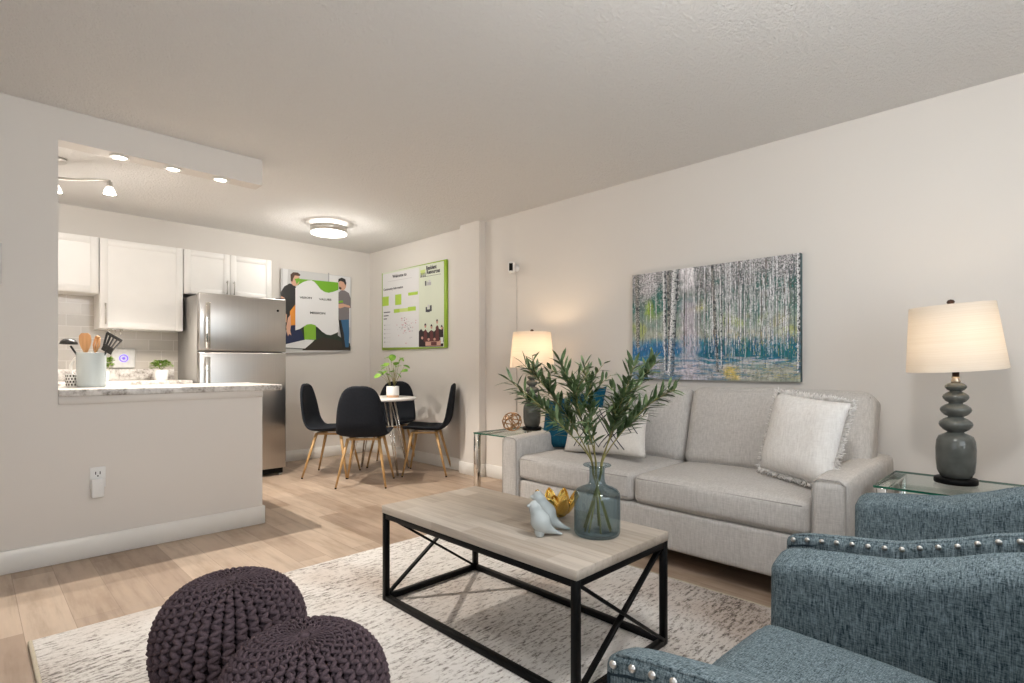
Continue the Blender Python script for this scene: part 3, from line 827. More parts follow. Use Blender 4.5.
def board():
    r = empty('notice_board', (WX, 5.072, 1.243)); base = r.location.copy()
    FX = 3.497
    MB().box(FX - WX, -.002, -.618, .618, 0, .914, .001, 1).build('panel', pm('lime_board_edge', (.30, .47, .03, 1)), r)
    mats = [pm('board_white', (.74, .74, .75, 1)), pm('board_pale_green', (.68, .73, .60, 1)), pm('board_lime', (.42, .62, .07, 1)), pm('board_text_grey', (.06, .06, .075, 1)), pm('board_map_grey', (.45, .45, .47, 1)),
            pm('board_map_pink', (.62, .38, .42, 1)), pm('board_dark', (.025, .015, .018, 1)), pm('board_maroon', (.12, .03, .03, 1)), pm('board_skin', (.62, .36, .28, 1)), pm('board_light_lime', (.60, .72, .25, 1)), pm('board_faint', (.60, .60, .62, 1))]
    mb = MB(); lay = [0]
    def q(zx, zy, l):
        p = at_x(370 + zx / 6.21, 250 + zy / 6.21, FX - .001); p.x = FX - .0008 - .0005 * l; return p - base
    def add(pts, mi, l=None):
        if l is None: lay[0] += 1; l = lay[0]
        mb.poly([q(a, b, l) for a, b in pts], mi)
    def slope(x): return (x - 75) / 385.0
    def P(x, v):  # v: 0 at the board's top edge, 1 at its bottom edge
        t = 140 - 78 * slope(x); b = 612 - 5 * slope(x); return (x, t + (b - t) * v)
    def quad(x0, x1, v0, v1, mi, l=None): add([P(x0, v0), P(x1, v0), P(x1, v1), P(x0, v1)], mi, l)
    quad(79, 459.5, .010, .99, 1); quad(79, 304, .03, .985, 0)
    def line(x0, x1, v, h, mi=3): quad(x0, x1, v - h / 2, v + h / 2, mi, 3)
    def word(s_, x0, x1, v, h, mi=3):
        a = q(*P(x0, v), 4); b = q(*P(x1, v), 4); ux = b - a; w = ux.length; ux.normalize()
        text_polys(mb, s_, a, ux, (0, 0, 1), h * 1.05, mi, w)
    word('Welcome to', 140, 228, .098, .034)
    line(112, 262, .135, .006, 10)
    word('Community Information', 84, 206, .245, .024)
    lay[0] = 3
    quad(80, 117, .325, .445, 2, 3); quad(157, 195, .318, .45, 2, 3); quad(238, 298, .315, .352, 2, 3)
    quad(149, 285, .50, .545, 9, 3); quad(149, 184, .503, .548, 2, 4); quad(236, 285, .492, .538, 2, 4)
    for k, v in enumerate((.53, .575, .615)):
        line(86, 126 - k * 10, v, .012)
    for k in range(5): quad(88, 96, .69 + k * .055, .705 + k * .055, 4, 3); line(100, 128, .697 + k * .055, .005, 10)
    rnd = random.Random(5)
    for k in range(60):
        x = rnd.gauss(222, 24); v = rnd.gauss(.72, .09)
        if not (158 < x < 290 and .56 < v < .95): continue
        w = rnd.uniform(2, 9); h = rnd.uniform(.006, .018)
        quad(x, x + w, v, v + h, rnd.choice((4, 4, 4, 5, 10, 10, 3)) if k % 3 else 5, 3 + k * .02)
    # logo and heading on the pale green panel
    add([P(312, .07), P(345, .065), P(340, .115), P(318, .13)], 9, 3)
    for k in range(3):
        x = 314 + k * 12; add([P(x, .155), P(x + 3, .118), P(x + 6, .118), P(x + 9, .155)], 3, 4); add([P(x + 1.5, .113), P(x + 4.5, .1), P(x + 7.5, .113), P(x + 4.5, .123)], 3, 4.2)
    word('Resident', 350, 414, .077, .042); word('Resources', 353, 436, .127, .042)
    line(338, 440, .152, .004)
    quad(342, 350, .205, .262, 3, 3); quad(352, 358, .215, .262, 4, 3); quad(360, 380, .225, .262, 4, 3); quad(364, 376, .20, .222, 10, 3)
    quad(346, 355, .515, .575, 3, 3); quad(355, 372, .545, .578, 3, 3); quad(372, 384, .50, .57, 3, 3); quad(358, 368, .49, .53, 10, 3)
    # crowd photograph at the bottom
    add([P(304, .80), P(318, .77), P(330, .80), P(345, .79), P(362, .82), P(380, .79), P(398, .81), P(420, .77), P(440, .79), P(456, .76), P(456, .985), P(304, .985)], 6, 3)
    for x, v in ((345, .74), (383, .755), (418, .70), (447, .77)):
        add([P(x - 12, .93), P(x - 9, v + .06), P(x, v + .035), P(x + 9, v + .06), P(x + 12, .93)], 7 if x != 447 else 6, 4)
        add([(a, b) for a, b in ell(*P(x, v), 6, 12)], 8, 5); add([P(x - 6, v), P(x - 5, v - .025), P(x + 1, v - .034), P(x + 6, v - .01), P(x + 5, v - .004), P(x - 2, v - .012)], 6, 6)
    for x, v in ((325, .88), (365, .9), (402, .90), (435, .93)):
        add(ell(*P(x, v), 7, 9), 8, 5)
    quad(345, 440, .925, .975, 8, 4.5); quad(380, 415, .93, .97, 7, 5.5); quad(438, 455, .88, .95, 0, 4.6)
    mb.build('print', mats, r)
    tag(r, 'white and lime green welcome notice board above the dining table', 'notice board')
board()
# ------------------------------------------------------------ birch painting (painted dab by dab on a fine grid of coloured facets)
def painting():
    Y0, Y1, Z0, Z1 = 1.072, 2.222, .962, 1.727; FX = 3.484
    NX, NZ = 380, 254
    rnd = random.Random(11)
    def lerp(a, b, t): return tuple(x + (y - x) * t for x, y in zip(a, b))
    def N(x, y, s=0.0): return noise.noise(Vector((x, y, s)))
    S = lambda r, g, b: srgb(r, g, b)[:3]
    stops = [(0, S(176, 172, 174)), (.15, S(132, 132, 136)), (.32, S(104, 128, 120)), (.48, S(130, 148, 138)), (.60, S(160, 164, 150)), (.66, S(96, 140, 152)), (.73, S(30, 104, 140)), (.80, S(62, 126, 140)), (.87, S(150, 154, 160)), (.94, S(146, 150, 152)), (1, S(96, 124, 144))]
    img = [[None] * NX for _ in range(NZ)]
    for j in range(NZ):
        v = 1 - (j + .5) / NZ
        for i in range(NX):
            u = (i + .5) / NX
            vv = min(.999, max(0, v + .05 * N(u * 9, v * 14, 1) + .035 * N(u * 40, v * 24, 2) - (.03 if u > .5 else 0)))
            for (a, ca), (b, cb) in zip(stops, stops[1:]):
                if a <= vv <= b: c = lerp(ca, cb, (vv - a) / (b - a)); break
            n1 = N(u * 9, v * 7, 4)
            bp = lambda x, a, b, w=.035: max(0.0, min(1.0, (x - a) / w + .5, (b - x) / w + .5))
            du = u + .025 * N(u * 20, v * 20, 31); dv = v + .03 * N(u * 24, v * 18, 33)
            c = lerp(c, S(146, 170, 48), .85 * bp(du, .10, .20) * bp(dv, .27, .42, .08))
            c = lerp(c, S(188, 182, 84), .75 * bp(du, .37, .49) * bp(dv, .31, .39, .06))
            c = lerp(c, S(166, 176, 92), min(.7, max(0, n1 - .10) * 2.6) * bp(dv, .46, .62, .08))
            c = lerp(c, S(176, 166, 118), min(.6, max(0, -.05 - n1) * 4) * bp(dv, .46, .62, .08) * bp(du, .6, 1.2, .1))
            n2 = N(u * 8 + 9, v * 8, 6)
            c = lerp(c, S(34, 104, 98), min(.85, max(0, n2 + .02) * 3) * bp(dv, .12, .50, .1))
            c = lerp(c, S(186, 178, 190), .8 * bp(du, .335, .445, .05) * bp(dv, .28, 1.2, .08))
            c = lerp(c, S(236, 232, 236), .9 * bp(du, .34, .43, .03) * bp(dv, -.2, .19, .12))
            c = lerp(c, S(220, 216, 220), .65 * bp(du, .07, .17, .04) * bp(dv, -.2, .22, .1))
            c = lerp(c, S(22, 100, 160), .75 * bp(du, -.2, .33, .06) * bp(dv, .665, .79, .05))
            c = lerp(c, lerp(S(10, 78, 112), S(8, 104, 96), .5 + .9 * N(u * 16, v * 6, 12)), .85 * bp(du, .47, 1.2, .06) * bp(dv, .655, .83, .05))
            c = lerp(c, S(200, 196, 204), .7 * min(1, max(0, N(u * 9, v * 44, 8) - .02) * 5) * bp(dv, .80, 1.2, .05))
            c = lerp(c, S(40, 112, 150), .6 * min(1, max(0, -N(u * 9, v * 44, 8) - .16) * 5) * bp(dv, .80, 1.2, .05))
            c = lerp(c, S(160, 160, 128), .55 * bp(du, .70, 1.2, .12) * bp(dv, .86, 1.2, .06))
            c = lerp(c, S(206, 180, 62), .75 * bp(du, .60, .68, .04) * bp(dv, .87, .99, .05))
            k = 1 + .45 * N(u * 90, v * 20, 3) + .25 * N(u * 150, v * 110, 5)
            img[j][i] = [x * k for x in c]
    def px(i, j, c, a=1.0):
        if 0 <= i < NX and 0 <= j < NZ:
            o = img[j][i]; img[j][i] = [x + (y - x) * a for x, y in zip(o, c)]
    # leafy crowns: mottled dabs, densest upper right
    for k in range(15000):
        u = rnd.random(); v = abs(rnd.gauss(0, .17 if u < .45 else .24))
        if .33 < u < .42 and rnd.random() < .9: continue
        if u < .3 and rnd.random() < .45: continue
        d = S(62, 60, 66) if rnd.random() < .55 else S(78, 96, 84)
        if rnd.random() < .30: d = S(226, 222, 226)
        i = int(u * NX); j = int((1 - v) * NZ)
        px(i, j, d, .75); px(i, j - 1, d, .6)
        if rnd.random() < .4: px(i + 1, j, d, .6)
    # slender trunks, thin and broken
    for k in range(170):
        u = rnd.random() if k < 70 else rnd.uniform(.44, 1.0)
        w = rnd.choice((1, 1, 1, 1, 1, 2, 2, 3)); top = rnd.uniform(-.05, .35); bot = rnd.uniform(.55, .90)
        lean = rnd.uniform(-.012, .012); white = rnd.random() < .66; ph = rnd.random() * 50
        c0 = S(228, 228, 230) if white else (S(50, 72, 76) if rnd.random() < .65 else S(96, 80, 70))
        for j in range(NZ):
            v = 1 - (j + .5) / NZ
            if not top < v < bot: continue
            al = .86 * max(0, min(1, .75 + N(v * 16, ph) * 1.6))
            ii = int((u + lean * v) * NX)
            for d in range(w):
                cc = c0 if rnd.random() > .2 else S(84, 90, 96)
                if v > .70: cc = lerp(cc, S(44, 124, 156), .45)
                px(ii + d, j, cc, al)
            if white and w > 1 and rnd.random() < .7: px(ii + w, j, S(84, 94, 98), .6 * al)
    # the big birches
    for u0, w, lean, bot, dark in ((.215, 9, .012, .92, 0), (.245, 10, .01, .80, 1), (.285, 15, -.035, .97, 0), (.985, 7, .0, .93, 0), (.022, 11, .01, .70, 1), (.525, 6, .035, .93, 1), (.575, 4, .01, .9, 0)):
        for j in range(NZ):
            v = 1 - (j + .5) / NZ
            if v > bot: continue
            c0 = (u0 + lean * v) * NX
            for d in range(w):
                t = d / max(1, w - 1)
                c = lerp(S(232, 232, 232), S(104, 112, 116), t ** 1.3) if not dark else lerp(S(124, 118, 112), S(72, 84, 84), t)
                if N(u0 * 50 + d * .10, v * 42, 5) + .9 * (t - .5) * (1 - dark) > .30: c = S(56, 60, 66)
                elif N(u0 * 80 + d * .5, v * 90, 9) > .22: c = S(92, 100, 104) if not dark else S(186, 182, 178)
                if v > .62 and t > .4 and not dark: c = lerp(c, S(40, 70, 96), .6)
                px(int(c0 + d), j, c, .92)
    # reflections and dabs low down
    for k in range(1900):
        u = rnd.random(); v = rnd.uniform(.62, .98); c = rnd.choice((S(12, 86, 116), S(20, 112, 124), S(206, 204, 210), S(34, 96, 160), S(156, 156, 160), S(30, 76, 80), S(190, 176, 90) if u > .6 else S(60, 130, 170), S(96, 150, 170)))
        L = rnd.randint(2, 8); i = int(u * NX); j = int((1 - v) * NZ)
        for d in range(L): px(i + (0 if v < .8 else d), j + (d if v < .8 else 0), c, .65)
    me = bpy.data.meshes.new('canvas_print'); vs_ = []; fs = []; H = Z1 - Z0; W = Y1 - Y0
    for j in range(NZ + 1):
        for i in range(NX + 1):
            vs_.append((-.0368, W / 2 - W * i / NX, H * j / NZ))
    for j in range(NZ):
        for i in range(NX):
            a = j * (NX + 1) + i; fs.append((a, a + NX + 1, a + NX + 2, a + 1))
    me.from_pydata(vs_, [], fs)
    ca = me.color_attributes.new('paint', 'FLOAT_COLOR', 'CORNER')
    buf = []
    for j in range(NZ):
        for i in range(NX):
            c = [max(0, min(1, x * 1.12)) for x in img[j][i]] + [1.0]; buf += c * 4
    ca.data.foreach_set('color', buf)
    m = Mat('birch_oil_paint'); at = m.node('ShaderNodeAttribute', attribute_name='paint')
    f = m.noise(m.coord((1, 1, 1)), 160, 3); m.col(m.mix(1.0, at.outputs['Color'], m.ramp(f, [(.3, (.92, .92, .92, 1)), (.7, (1.05, 1.05, 1.05, 1))]), 'MULTIPLY'))
    m.set(Roughness=.45, Specular_IOR_Level=.4); m.bump(f, .25, .002)
    me.materials.append(m.m)
    r = empty('birch_painting', (WX, (Y0 + Y1) / 2, Z0))
    MB().box(-.0362, -.002, -W / 2, W / 2, 0, H, .001, 1).build('canvas', plain('painted_teal_canvas_edge', (.05, .10, .11, 1), .6, nscale=40, var=.5), r)
    o = bpy.data.objects.new('canvas_print', me); COL.objects.link(o); o.parent = r
    tag(r, 'unframed canvas painting of birch trunks over blue water above the sofa', 'painting')
painting()
# ------------------------------------------------------------ security camera with cable
sc_ = empty('security_camera', (WX, 3.455, 1.94))
MB().lathe([(0, 0), (.032, 0), (.032, .008), (.018, .012), (.012, .03), (0, .03)], 24, M=Matrix.Rotation(-PI / 2, 4, 'Y')).build('mount', M_WHITE, sc_)
Mq = T(-.055, .012, 0) @ rz(math.radians(35))
MB().box(-.045, .045, -.03, .03, -.05, .05, .018, 4, 0, Mq).build('housing', M_WHITE, sc_)
MB().box(-.047, -.0445, -.017, .017, -.034, .032, .001, 1, 0, Mq).build('lens_panel', M_BLACK, sc_)
MB().tube([(-.02, .0, -.045), (-.008, .0, -.075), (-.0055, 0, -.12), (-.0055, 0, -1.30)], .0035, 6).build('cable', plain('white_cable', (.62, .60, .57, 1), .4), sc_)
tag(sc_, 'small white security camera with black face and cable by the pillar', 'camera')
# ------------------------------------------------------------ dining set
def dining_chair():
    r = empty('dining_chair')
    prof = [(.215, .438), (.19, .452), (.12, .450), (.02, .442), (-.08, .440), (-.15, .452), (-.20, .490), (-.228, .55), (-.240, .63), (-.250, .71), (-.259, .79), (-.264, .855), (-.266, .884)]
    def P(s_):
        x = s_ * (len(prof) - 1); i = min(int(x), len(prof) - 2); t = x - i
        p0 = prof[max(i - 1, 0)]; p1 = prof[i]; p2 = prof[i + 1]; p3 = prof[min(i + 2, len(prof) - 1)]
        f = lambda a, b, c, d: .5 * (2 * b + (c - a) * t + (2 * a - 5 * b + 4 * c - d) * t * t + (3 * b - a - 3 * c + d) * t ** 3)
        return f(p0[0], p1[0], p2[0], p3[0]), f(p0[1], p1[1], p2[1], p3[1])
    NS, NU = 40, 20
    def half(s_):
        w = .213 + .012 * math.sin(s_ * PI) - .052 * (max(0, s_ - .42) / .58) ** 1.15
        if s_ < .12: w *= (1 - (1 - s_ / .12) ** 2.6 * .42)
        if s_ > .66: q = (s_ - .66) / .34; w *= max(.02, 1 - q ** 2.5) ** .5 * 1.0 if q < 1 else .1
        return max(w, .03)
    grid = []
    for i in range(NS + 1):
        s_ = i / NS; y, z = P(s_); w = half(s_); row = []
        k = max(0, min(1, (s_ - .34) / .16))
        for j in range(NU + 1):
            u = -1 + 2 * j / NU
            dish = .030 * abs(u) ** 2.6
            row.append(Vector((u * w, y + dish * 1.7 * k * max(.1, 1 - .9 * s_ ** 1.5), z + dish * (1 - k))))
        grid.append(row)
    vs_ = []; fs = []; nrm = []
    for i in range(NS + 1):
        for j in range(NU + 1):
            a = grid[min(i + 1, NS)][j] - grid[max(i - 1, 0)][j]; b = grid[i][min(j + 1, NU)] - grid[i][max(j - 1, 0)]
            n = b.cross(a)
            n.normalize() if n.length > 1e-9 else None
            nrm.append(n)
    for sd in (0, 1):
        for i in range(NS + 1):
            for j in range(NU + 1):
                u = -1 + 2 * j / NU; e = (1 - abs(u) ** 6) ** .5 if sd else 0
                en = min(1, min(i, NS - i) / 2.0) ** .5
                q = grid[i][j]; n = nrm[i * (NU + 1) + j]
                vs_.append(q + n * ((.014 if not sd else -.016) * (max(.05, (1 - abs(u) ** 8)) ** .5) * max(.15, en)))
    W = NU + 1; B = (NS + 1) * W
    for i in range(NS):
        for j in range(NU):
            a = i * W + j; fs.append([a, a + 1, a + W + 1, a + W]); fs.append([B + a, B + a + W, B + a + W + 1, B + a + 1])
    for i in range(NS):
        for j in (0, NU):
            a = i * W + j; q = [a, a + W, B + a + W, B + a]; fs.append(q if j == 0 else q[::-1])
    for j in range(NU):
        for i in (0, NS):
            a = i * W + j; q = [a, B + a, B + a + 1, a + 1]; fs.append(q if i == 0 else q[::-1])
    fixn(MB().add(vs_, fs, 0, True).build('seat_shell', M_SHELL, r))
    MB().bar((-.13, .12, .412), (.13, .12, .412), .03, .018).bar((-.13, -.10, .412), (.13, -.10, .412), .03, .018).bar((-.12, -.10, .412), (-.12, .12, .412), .03, .018).bar((.12, -.10, .412), (.12, .12, .412), .03, .018).build('under_frame', M_LEGWOOD, r)
    for sx in (-1, 1):
        for sy, yt, yb in ((1, .125, .205), (-1, -.105, -.212)):
            a, b = Vector((sx * .135, yt, .416)), Vector((sx * .212, yb, .012))
            l = MB().tube([b, b.lerp(a, .5), a], [.0085, .012, .015], 12).build('leg', M_LEGWOOD, r)
            MB().tube([(b.x + sx * .0015, b.y + math.copysign(.0015, yb), 0), b], .0085, 12).build('foot_cap', M_BLACK, l)
    return r
ch = dining_chair()
def place(c, x, y, deg, label):
    c.location = (x, y, 0); c.rotation_euler = (0, 0, math.radians(deg) - PI / 2)
    tag(c, label, 'chair', 'black shell dining chairs')
for k, (x, y, dg_, lab) in enumerate([
        (2.515, 4.985, -46, 'black shell dining chair by the fridge, facing right'),
        (2.535, 4.39, 48, 'black shell dining chair nearest the camera, back turned to it'),
        (3.225, 5.045, 225, 'black shell dining chair behind the white table and plant'),
        (3.218, 4.402, 135, 'black shell dining chair beside the pillar, facing left')]):
    place(ch if k == 0 else copy_tree(ch), x, y, dg_, lab)
dt = empty('dining_table', (2.88, 4.74, 0))
MB().lathe([(0, .722), (.355, .722), (.362, .726), (.365, .734), (.362, .742), (.355, .745), (0, .745)], 64).build('tabletop', M_TABLETOP, dt)
for k in range(4):
    a = k * PI / 2 + .0; d = Vector((math.cos(a), math.sin(a), 0)); n = Vector((-d.y, d.x, 0))
    foot = d * .335
    mb = MB()
    for s_ in (-1, 0, 1):
        top = d * .15 + n * s_ * .030 + (d * .03 if s_ == 0 else Vector((0, 0, 0))) + Vector((0, 0, .722)); mb.tube([top, foot + n * s_ * .006 + Vector((0, 0, .012))], .005, 8)
    mb.tube([foot + n * -.006 + Vector((0, 0, .012)), foot + Vector((0, 0, .005)), foot + n * .006 + Vector((0, 0, .012))], .005, 8)
    mb.box(-.04, .04, -.07, .07, .716, .7225, .001, 1, 0, rz(a) @ T(.165, 0, 0))
    mb.build('hairpin_leg', M_CHROME, dt)
tag(dt, 'round white dining table on chrome hairpin legs between black chairs', 'table')
def pilea():
    random.seed(21)
    r = empty('potted_plant', (2.955, 4.64, .745))
    r.location = (2.99, 4.665, .745)
    MB().lathe([(0, 0), (.058, 0), (.060, .003), (.060, .022)], 32).build('wood_base', M_COPPER, r)
    fixn(MB().lathe([(.060, .022), (.062, .024), (.062, .108), (.058, .110), (.055, .104), (0, .104)], 32).build('pot', M_POT, r))
    MB().lathe([(.055, .105), (.03, .108), (0, .109)], 20).build('soil', M_SOIL, r)
    mb = MB(); ax = Vector((.7071, -.7071, 0)); fw = Vector((.7071, .7071, 0))
    spots = [(.0, .0, .30, .055), (-.06, .02, .235, .05), (.05, .03, .27, .045), (-.03, -.04, .25, .05), (.075, -.02, .20, .065), (-.105, .0, .175, .05), (-.075, -.05, .19, .05), (.0, -.05, .20, .055), (.02, .05, .23, .05), (-.05, .05, .29, .04), (.06, .0, .285, .045), (-.02, .01, .17, .05), (-.08, .04, .22, .045), (.09, .03, .235, .05), (-.02, .03, .265, .05), (.03, -.02, .245, .05), (-.05, -.02, .2, .05), (.035, .02, .185, .045)]
    for sx, sy, sz, s_ in spots:
        b = ax * (-.02 if sx < -.03 else .015) + Vector((0, 0, .10)); e = ax * sx * 1.25 + fw * sy * 1.25 + Vector((0, 0,   .10 + (sz - .10) * 1.55))
        m_ = b.lerp(e, .55) * 1.0; m_.z += .02
        mb.tube([b, m_, e], [.0022, .0017, .0013], 6, 1)
        d = (ax * sx * 4 + fw * (sy - .03) * 4 + Vector((0, 0, random.uniform(-.2, .3)))).normalized()
        leaf(mb, e - d * s_ * .35, d, s_ * 1.5, s_ * 1.3, (random.uniform(-.5, .3), random.uniform(-.7, .1), 1), .2, 0, 6, True)
    mb.tube([ax * .012 + Vector((0, 0, .10)), ax * .02 + Vector((0, 0, .2)), ax * .01 + Vector((0, 0, .29))], .003, 6, 1)
    mb.build('foliage', [M_PILEA, M_STEM], r)
    tag(r, 'bright green round-leaved plant in white pot on the dining table', 'plant')
pilea()
# ------------------------------------------------------------ end tables, lamps, wire orb
def end_table(W, D):
    r = empty('end_table')      # x depth, y width
    fixn(MB().box(-W / 2, W / 2, -D / 2, D / 2, .538, .548, .001, 1).build('glass_top', [M_GLASS], r))
    e = MB()
    for (x0, x1, y0, y1) in ((-W / 2 - .0005, -W / 2 + .0015, -D / 2, D / 2), (W / 2 - .0015, W / 2 + .0005, -D / 2, D / 2), (-W / 2, W / 2, -D / 2 - .0005, -D / 2 + .0015), (-W / 2, W / 2, D / 2 - .0015, D / 2 + .0005)):
        e.box(x0, x1, y0, y1, .5385, .5475)
    e.build('glass_edge', M_GLASSEDGE, r)
    w = .046
    for sx in (-1, 1):
        for sy in (-1, 1):
            MB().box(sx * (W / 2 - .018) - .018, sx * (W / 2 - .018) + .018, sy * (D / 2 - w / 2) - w / 2, sy * (D / 2 - w / 2) + w / 2, 0, .538, .002, 1).build('leg', M_CHROME, r)
    for sy in (-1, 1):
        MB().box(-W / 2 + .025, W / 2 - .025, sy * (D / 2 - w / 2) - w / 2, sy * (D / 2 - w / 2) + w / 2, .524, .538, .002, 1).build('rail', M_CHROME, r)
    return r
et = end_table(.60, .46); et.location = (3.05, 2.938, 0)
tag(et, 'glass end table with chrome legs between the pillar and the sofa', 'table', 'glass end tables')
et2 = end_table(.46, .47); et2.location = (2.975, .322, 0)
tag(et2, 'glass end table behind the blue armchairs, right of the sofa', 'table', 'glass end tables')
def table_lamp():
    r = empty('table_lamp')
    MB().lathe([(0, 0), (.074, 0), (.077, .003), (.077, .020), (.074, .024), (0, .024)], 40).build('plinth', M_BLACK, r)
    pr = [(0, .024), (.048, .024), (.055, .030), (.066, .055), (.070, .10), (.071, .15), (.068, .185), (.060, .205), (.040, .216), (.030, .221),
          (.030, .224), (.045, .232), (.057, .247), (.060, .257), (.056, .268), (.042, .280), (.028, .287), (.028, .290), (.042, .297), (.053, .311), (.056, .320), (.052, .330), (.038, .341), (.025, .347),
          (.025, .350), (.036, .356), (.045, .368), (.047, .376), (.043, .385), (.032, .394), (.021, .399), (.021, .401), (.031, .406), (.038, .415), (.039, .420), (.036, .427), (.026, .434), (.014, .438), (0, .438)]
    MB().lathe(pr, 40).build('gourd_base', M_LAMPGREY, r)
    MB().lathe([(0, .437), (.016, .437), (.018, .445), (.012, .455), (.016, .463), (0, .464)], 24).build('glass_neck', plain('champagne_neck', (.62, .52, .40, 1), .1, .6), r)
    MB().lathe([(0, .463), (.013, .463), (.013, .50), (.016, .502), (.016, .545), (0, .546)], 20).build('socket', M_DARKBRONZE, r)
    MB().lathe([(0, .545), (.014, .55), (.028, .585), (.03, .60), (.024, .625), (0, .636)], 20).build('bulb', M_BULB, r)
    # slightly tapered drum with thickness and spider fitting
    R0, R1, z0, z1 = .178, .149, .493, .776
    sh = fixn(MB().lathe([(R0, z0), (R0 - .001, z0 + .006), (R1 + .001, z1 - .006), (R1, z1), (R1 - .002, z1), (R0 - .003, z0)], 64).build('lamp_shade', M_SHADE, r))
    sp_ = MB()
    for k in range(3):
        a = k * 2 * PI / 3; sp_.tube([(0, 0, z1 - .02), ((R1 - .003) * math.cos(a), (R1 - .003) * math.sin(a), z1 - .01)], .0022, 6)
    sp_.tube([(-.032, 0, .50), (-.05, 0, .58), (-.045, 0, .68), (0, 0, z1 - .02), (.045, 0, .68), (.05, 0, .58), (.032, 0, .50)], .002, 6)
    sp_.build('shade_fitting', M_DARKBRONZE, sh)
    MB().lathe([(0, z1 - .02), (.006, z1 - .018), (.005, z1), (.012, z1 + .006), (.015, z1 + .014), (.010, z1 + .022), (0, z1 + .025)], 20).build('finial', M_DARKBRONZE, r)
    return r
tl = table_lamp(); tl.location = (3.18, 2.955, .548)
tag(tl, 'lit table lamp with stacked gourd base beside the wire orb, left of sofa', 'lamp', 'gourd table lamps')
tl2 = copy_tree(tl); tl2.location = (3.046, .312, .548)
for c_ in tl2.children:                      # this lamp's shade sits a little crooked on its socket
    if c_.name.split('.')[0] in ('lamp_shade', 'finial', 'bulb'):
        c_.matrix_local = T(0, 0, .50) @ Matrix.Rotation(math.radians(4.4), 4, Vector((-.7071, -.7071, 0))) @ T(0, 0, -.50)
tag(tl2, 'lit table lamp with stacked grey gourd base on the right, behind armchairs', 'lamp', 'gourd table lamps')
light('lamp_glow', 'POINT', (3.18, 2.955, .548 + .70), 3.6, K(2700), .03)
light('lamp_glow', 'POINT', (3.046, .312, .548 + .70), 1.5, K(3000), .03)
orb = MB()
rnd = random.Random(3)
for k in range(7):
    zz = 1 - (k + .5) / 7; an = k * 2.4 + .6; q_ = math.sqrt(1 - zz * zz)
    ax_ = Vector((q_ * math.cos(an), q_ * math.sin(an), zz)); u = ax_.orthogonal().normalized(); w = ax_.cross(u)
    orb.tube([(u * math.cos(t * 2 * PI / 40) + w * math.sin(t * 2 * PI / 40)) * (.076 - .0012 * k) for t in range(40)], .0040, 6, closed=True)
o = orb.build('wire_orb', M_BRONZE); o.location = (2.975, 2.975, .548 + .0785)
tag(o, 'bronze wire orb ornament on the left glass end table', 'ornament')
# ------------------------------------------------------------ sofa
def sofa():
    XF, XB, YR, YL = 2.555, 3.47, .605, 2.655
    cx, cy_ = (XF + XB) / 2, (YR + YL) / 2
    r = empty('sofa', (cx, cy_, 0)); Mo = T(-cx, -cy_, 0)
    AW = .145
    MB().softbox(XF + .015, XB, YR + AW - .01, YL - AW + .01, .10, .312, .018, 12, (0.004, 0, 0), 0, Mo).build('base', M_SOFA, r)
    for y0, y1 in ((YR, YR + AW), (YL - AW, YL)):
        def f(q):
            t = (q.x - XF) / (XB - XF)
            if q.z > .40: q.z += .014 * t + .004 * math.sin(t * PI) - .004
            return q
        a = MB().softbox(XF, XB - .02, y0, y1,   .10, .580, .028, 16, (0.004, .006, .010), 0, Mo, .002, f).build('arm', M_SOFA, r)
        pts = []
        for k in range(21):
            u = k / 20
            pts.append(Vector((XF + .003, y0 + .028 + (AW - .056) * u, .578)))
        side = [Vector((XF + .003, y0 + .010, z)) for z in (.11, .25, .4, .53, .56)]
        side2 = [Vector((XF + .003, y1 - .010, z)) for z in (.56, .53, .4, .25, .11)]
        MB().tube([p - Vector((cx, cy_, 0)) for p in side + pts[1:-1] + side2], .0035, 6).build('piping', M_PIPE, a)
    MB().softbox(3.30, XB, YR + AW - .02, YL - AW + .02, .30, .86, .04, 12, (0, 0, .006), 0, Mo, .002).build('back_frame', M_SOFA, r)
    mid = 1.640
    for y0, y1 in ((YR + AW + .004, mid - .003), (mid + .003, YL - AW + .006)):
        def f(q, y0=y0, y1=y1):
            u = (q.y - y0) / (y1 - y0)
            if q.x < 2.62: q.x += .010 * (2 * u - 1) ** 2
            return q
        c = MB().softbox(XF + .004, 3.22, y0, y1, .315, .466, .034, 22, (.012, .0, .026), 0, Mo, .003, f).build('seat_cushion', M_SOFA, r)
        pip = MB()
        for zz in (.338, .448):
            pip.tube([Vector((XF + .012 - .006 * math.sin(PI * k / 20), y0 + .03 + (y1 - y0 - .06) * k / 20, zz)) - Vector((cx, cy_, 0)) for k in range(21)], .003, 6)
        pip.build('piping', M_PIPE, c)
    R = Matrix.Rotation(math.radians(17), 4, 'Y')
    for k, (y0, y1) in enumerate(((YR + .045, mid - .004), (mid + .004, YL - .10))):
        M = Mo @ T(3.105, 0, .475) @ R
        c = MB().softbox(0, .175, y0, y1, 0, .475, .05, 24, (.035, .0, .016), 0, M, .005).build('back_cushion', M_SOFA, r)
        pip = MB()
        for yy in (y0 + .022, y1 - .022):
            pip.tube([M @ Vector((.016, yy, z)) for z in (.03, .1, .2, .3, .4, .45)], .003, 6)
        pip.build('piping', M_PIPE, c)
    for x in (XF + .10, XB - .08):
        for y in (YR + .09, YL - .09):
            MB().lathe([(.016, 0), (.018, .004), (.026, .10), (0, .10)], 16, (x - cx, y - cy_, 0)).build('leg', M_BLACK, r)
    tag(r, 'light grey linen sofa along the right wall below the birch painting', 'sofa')
sofa()
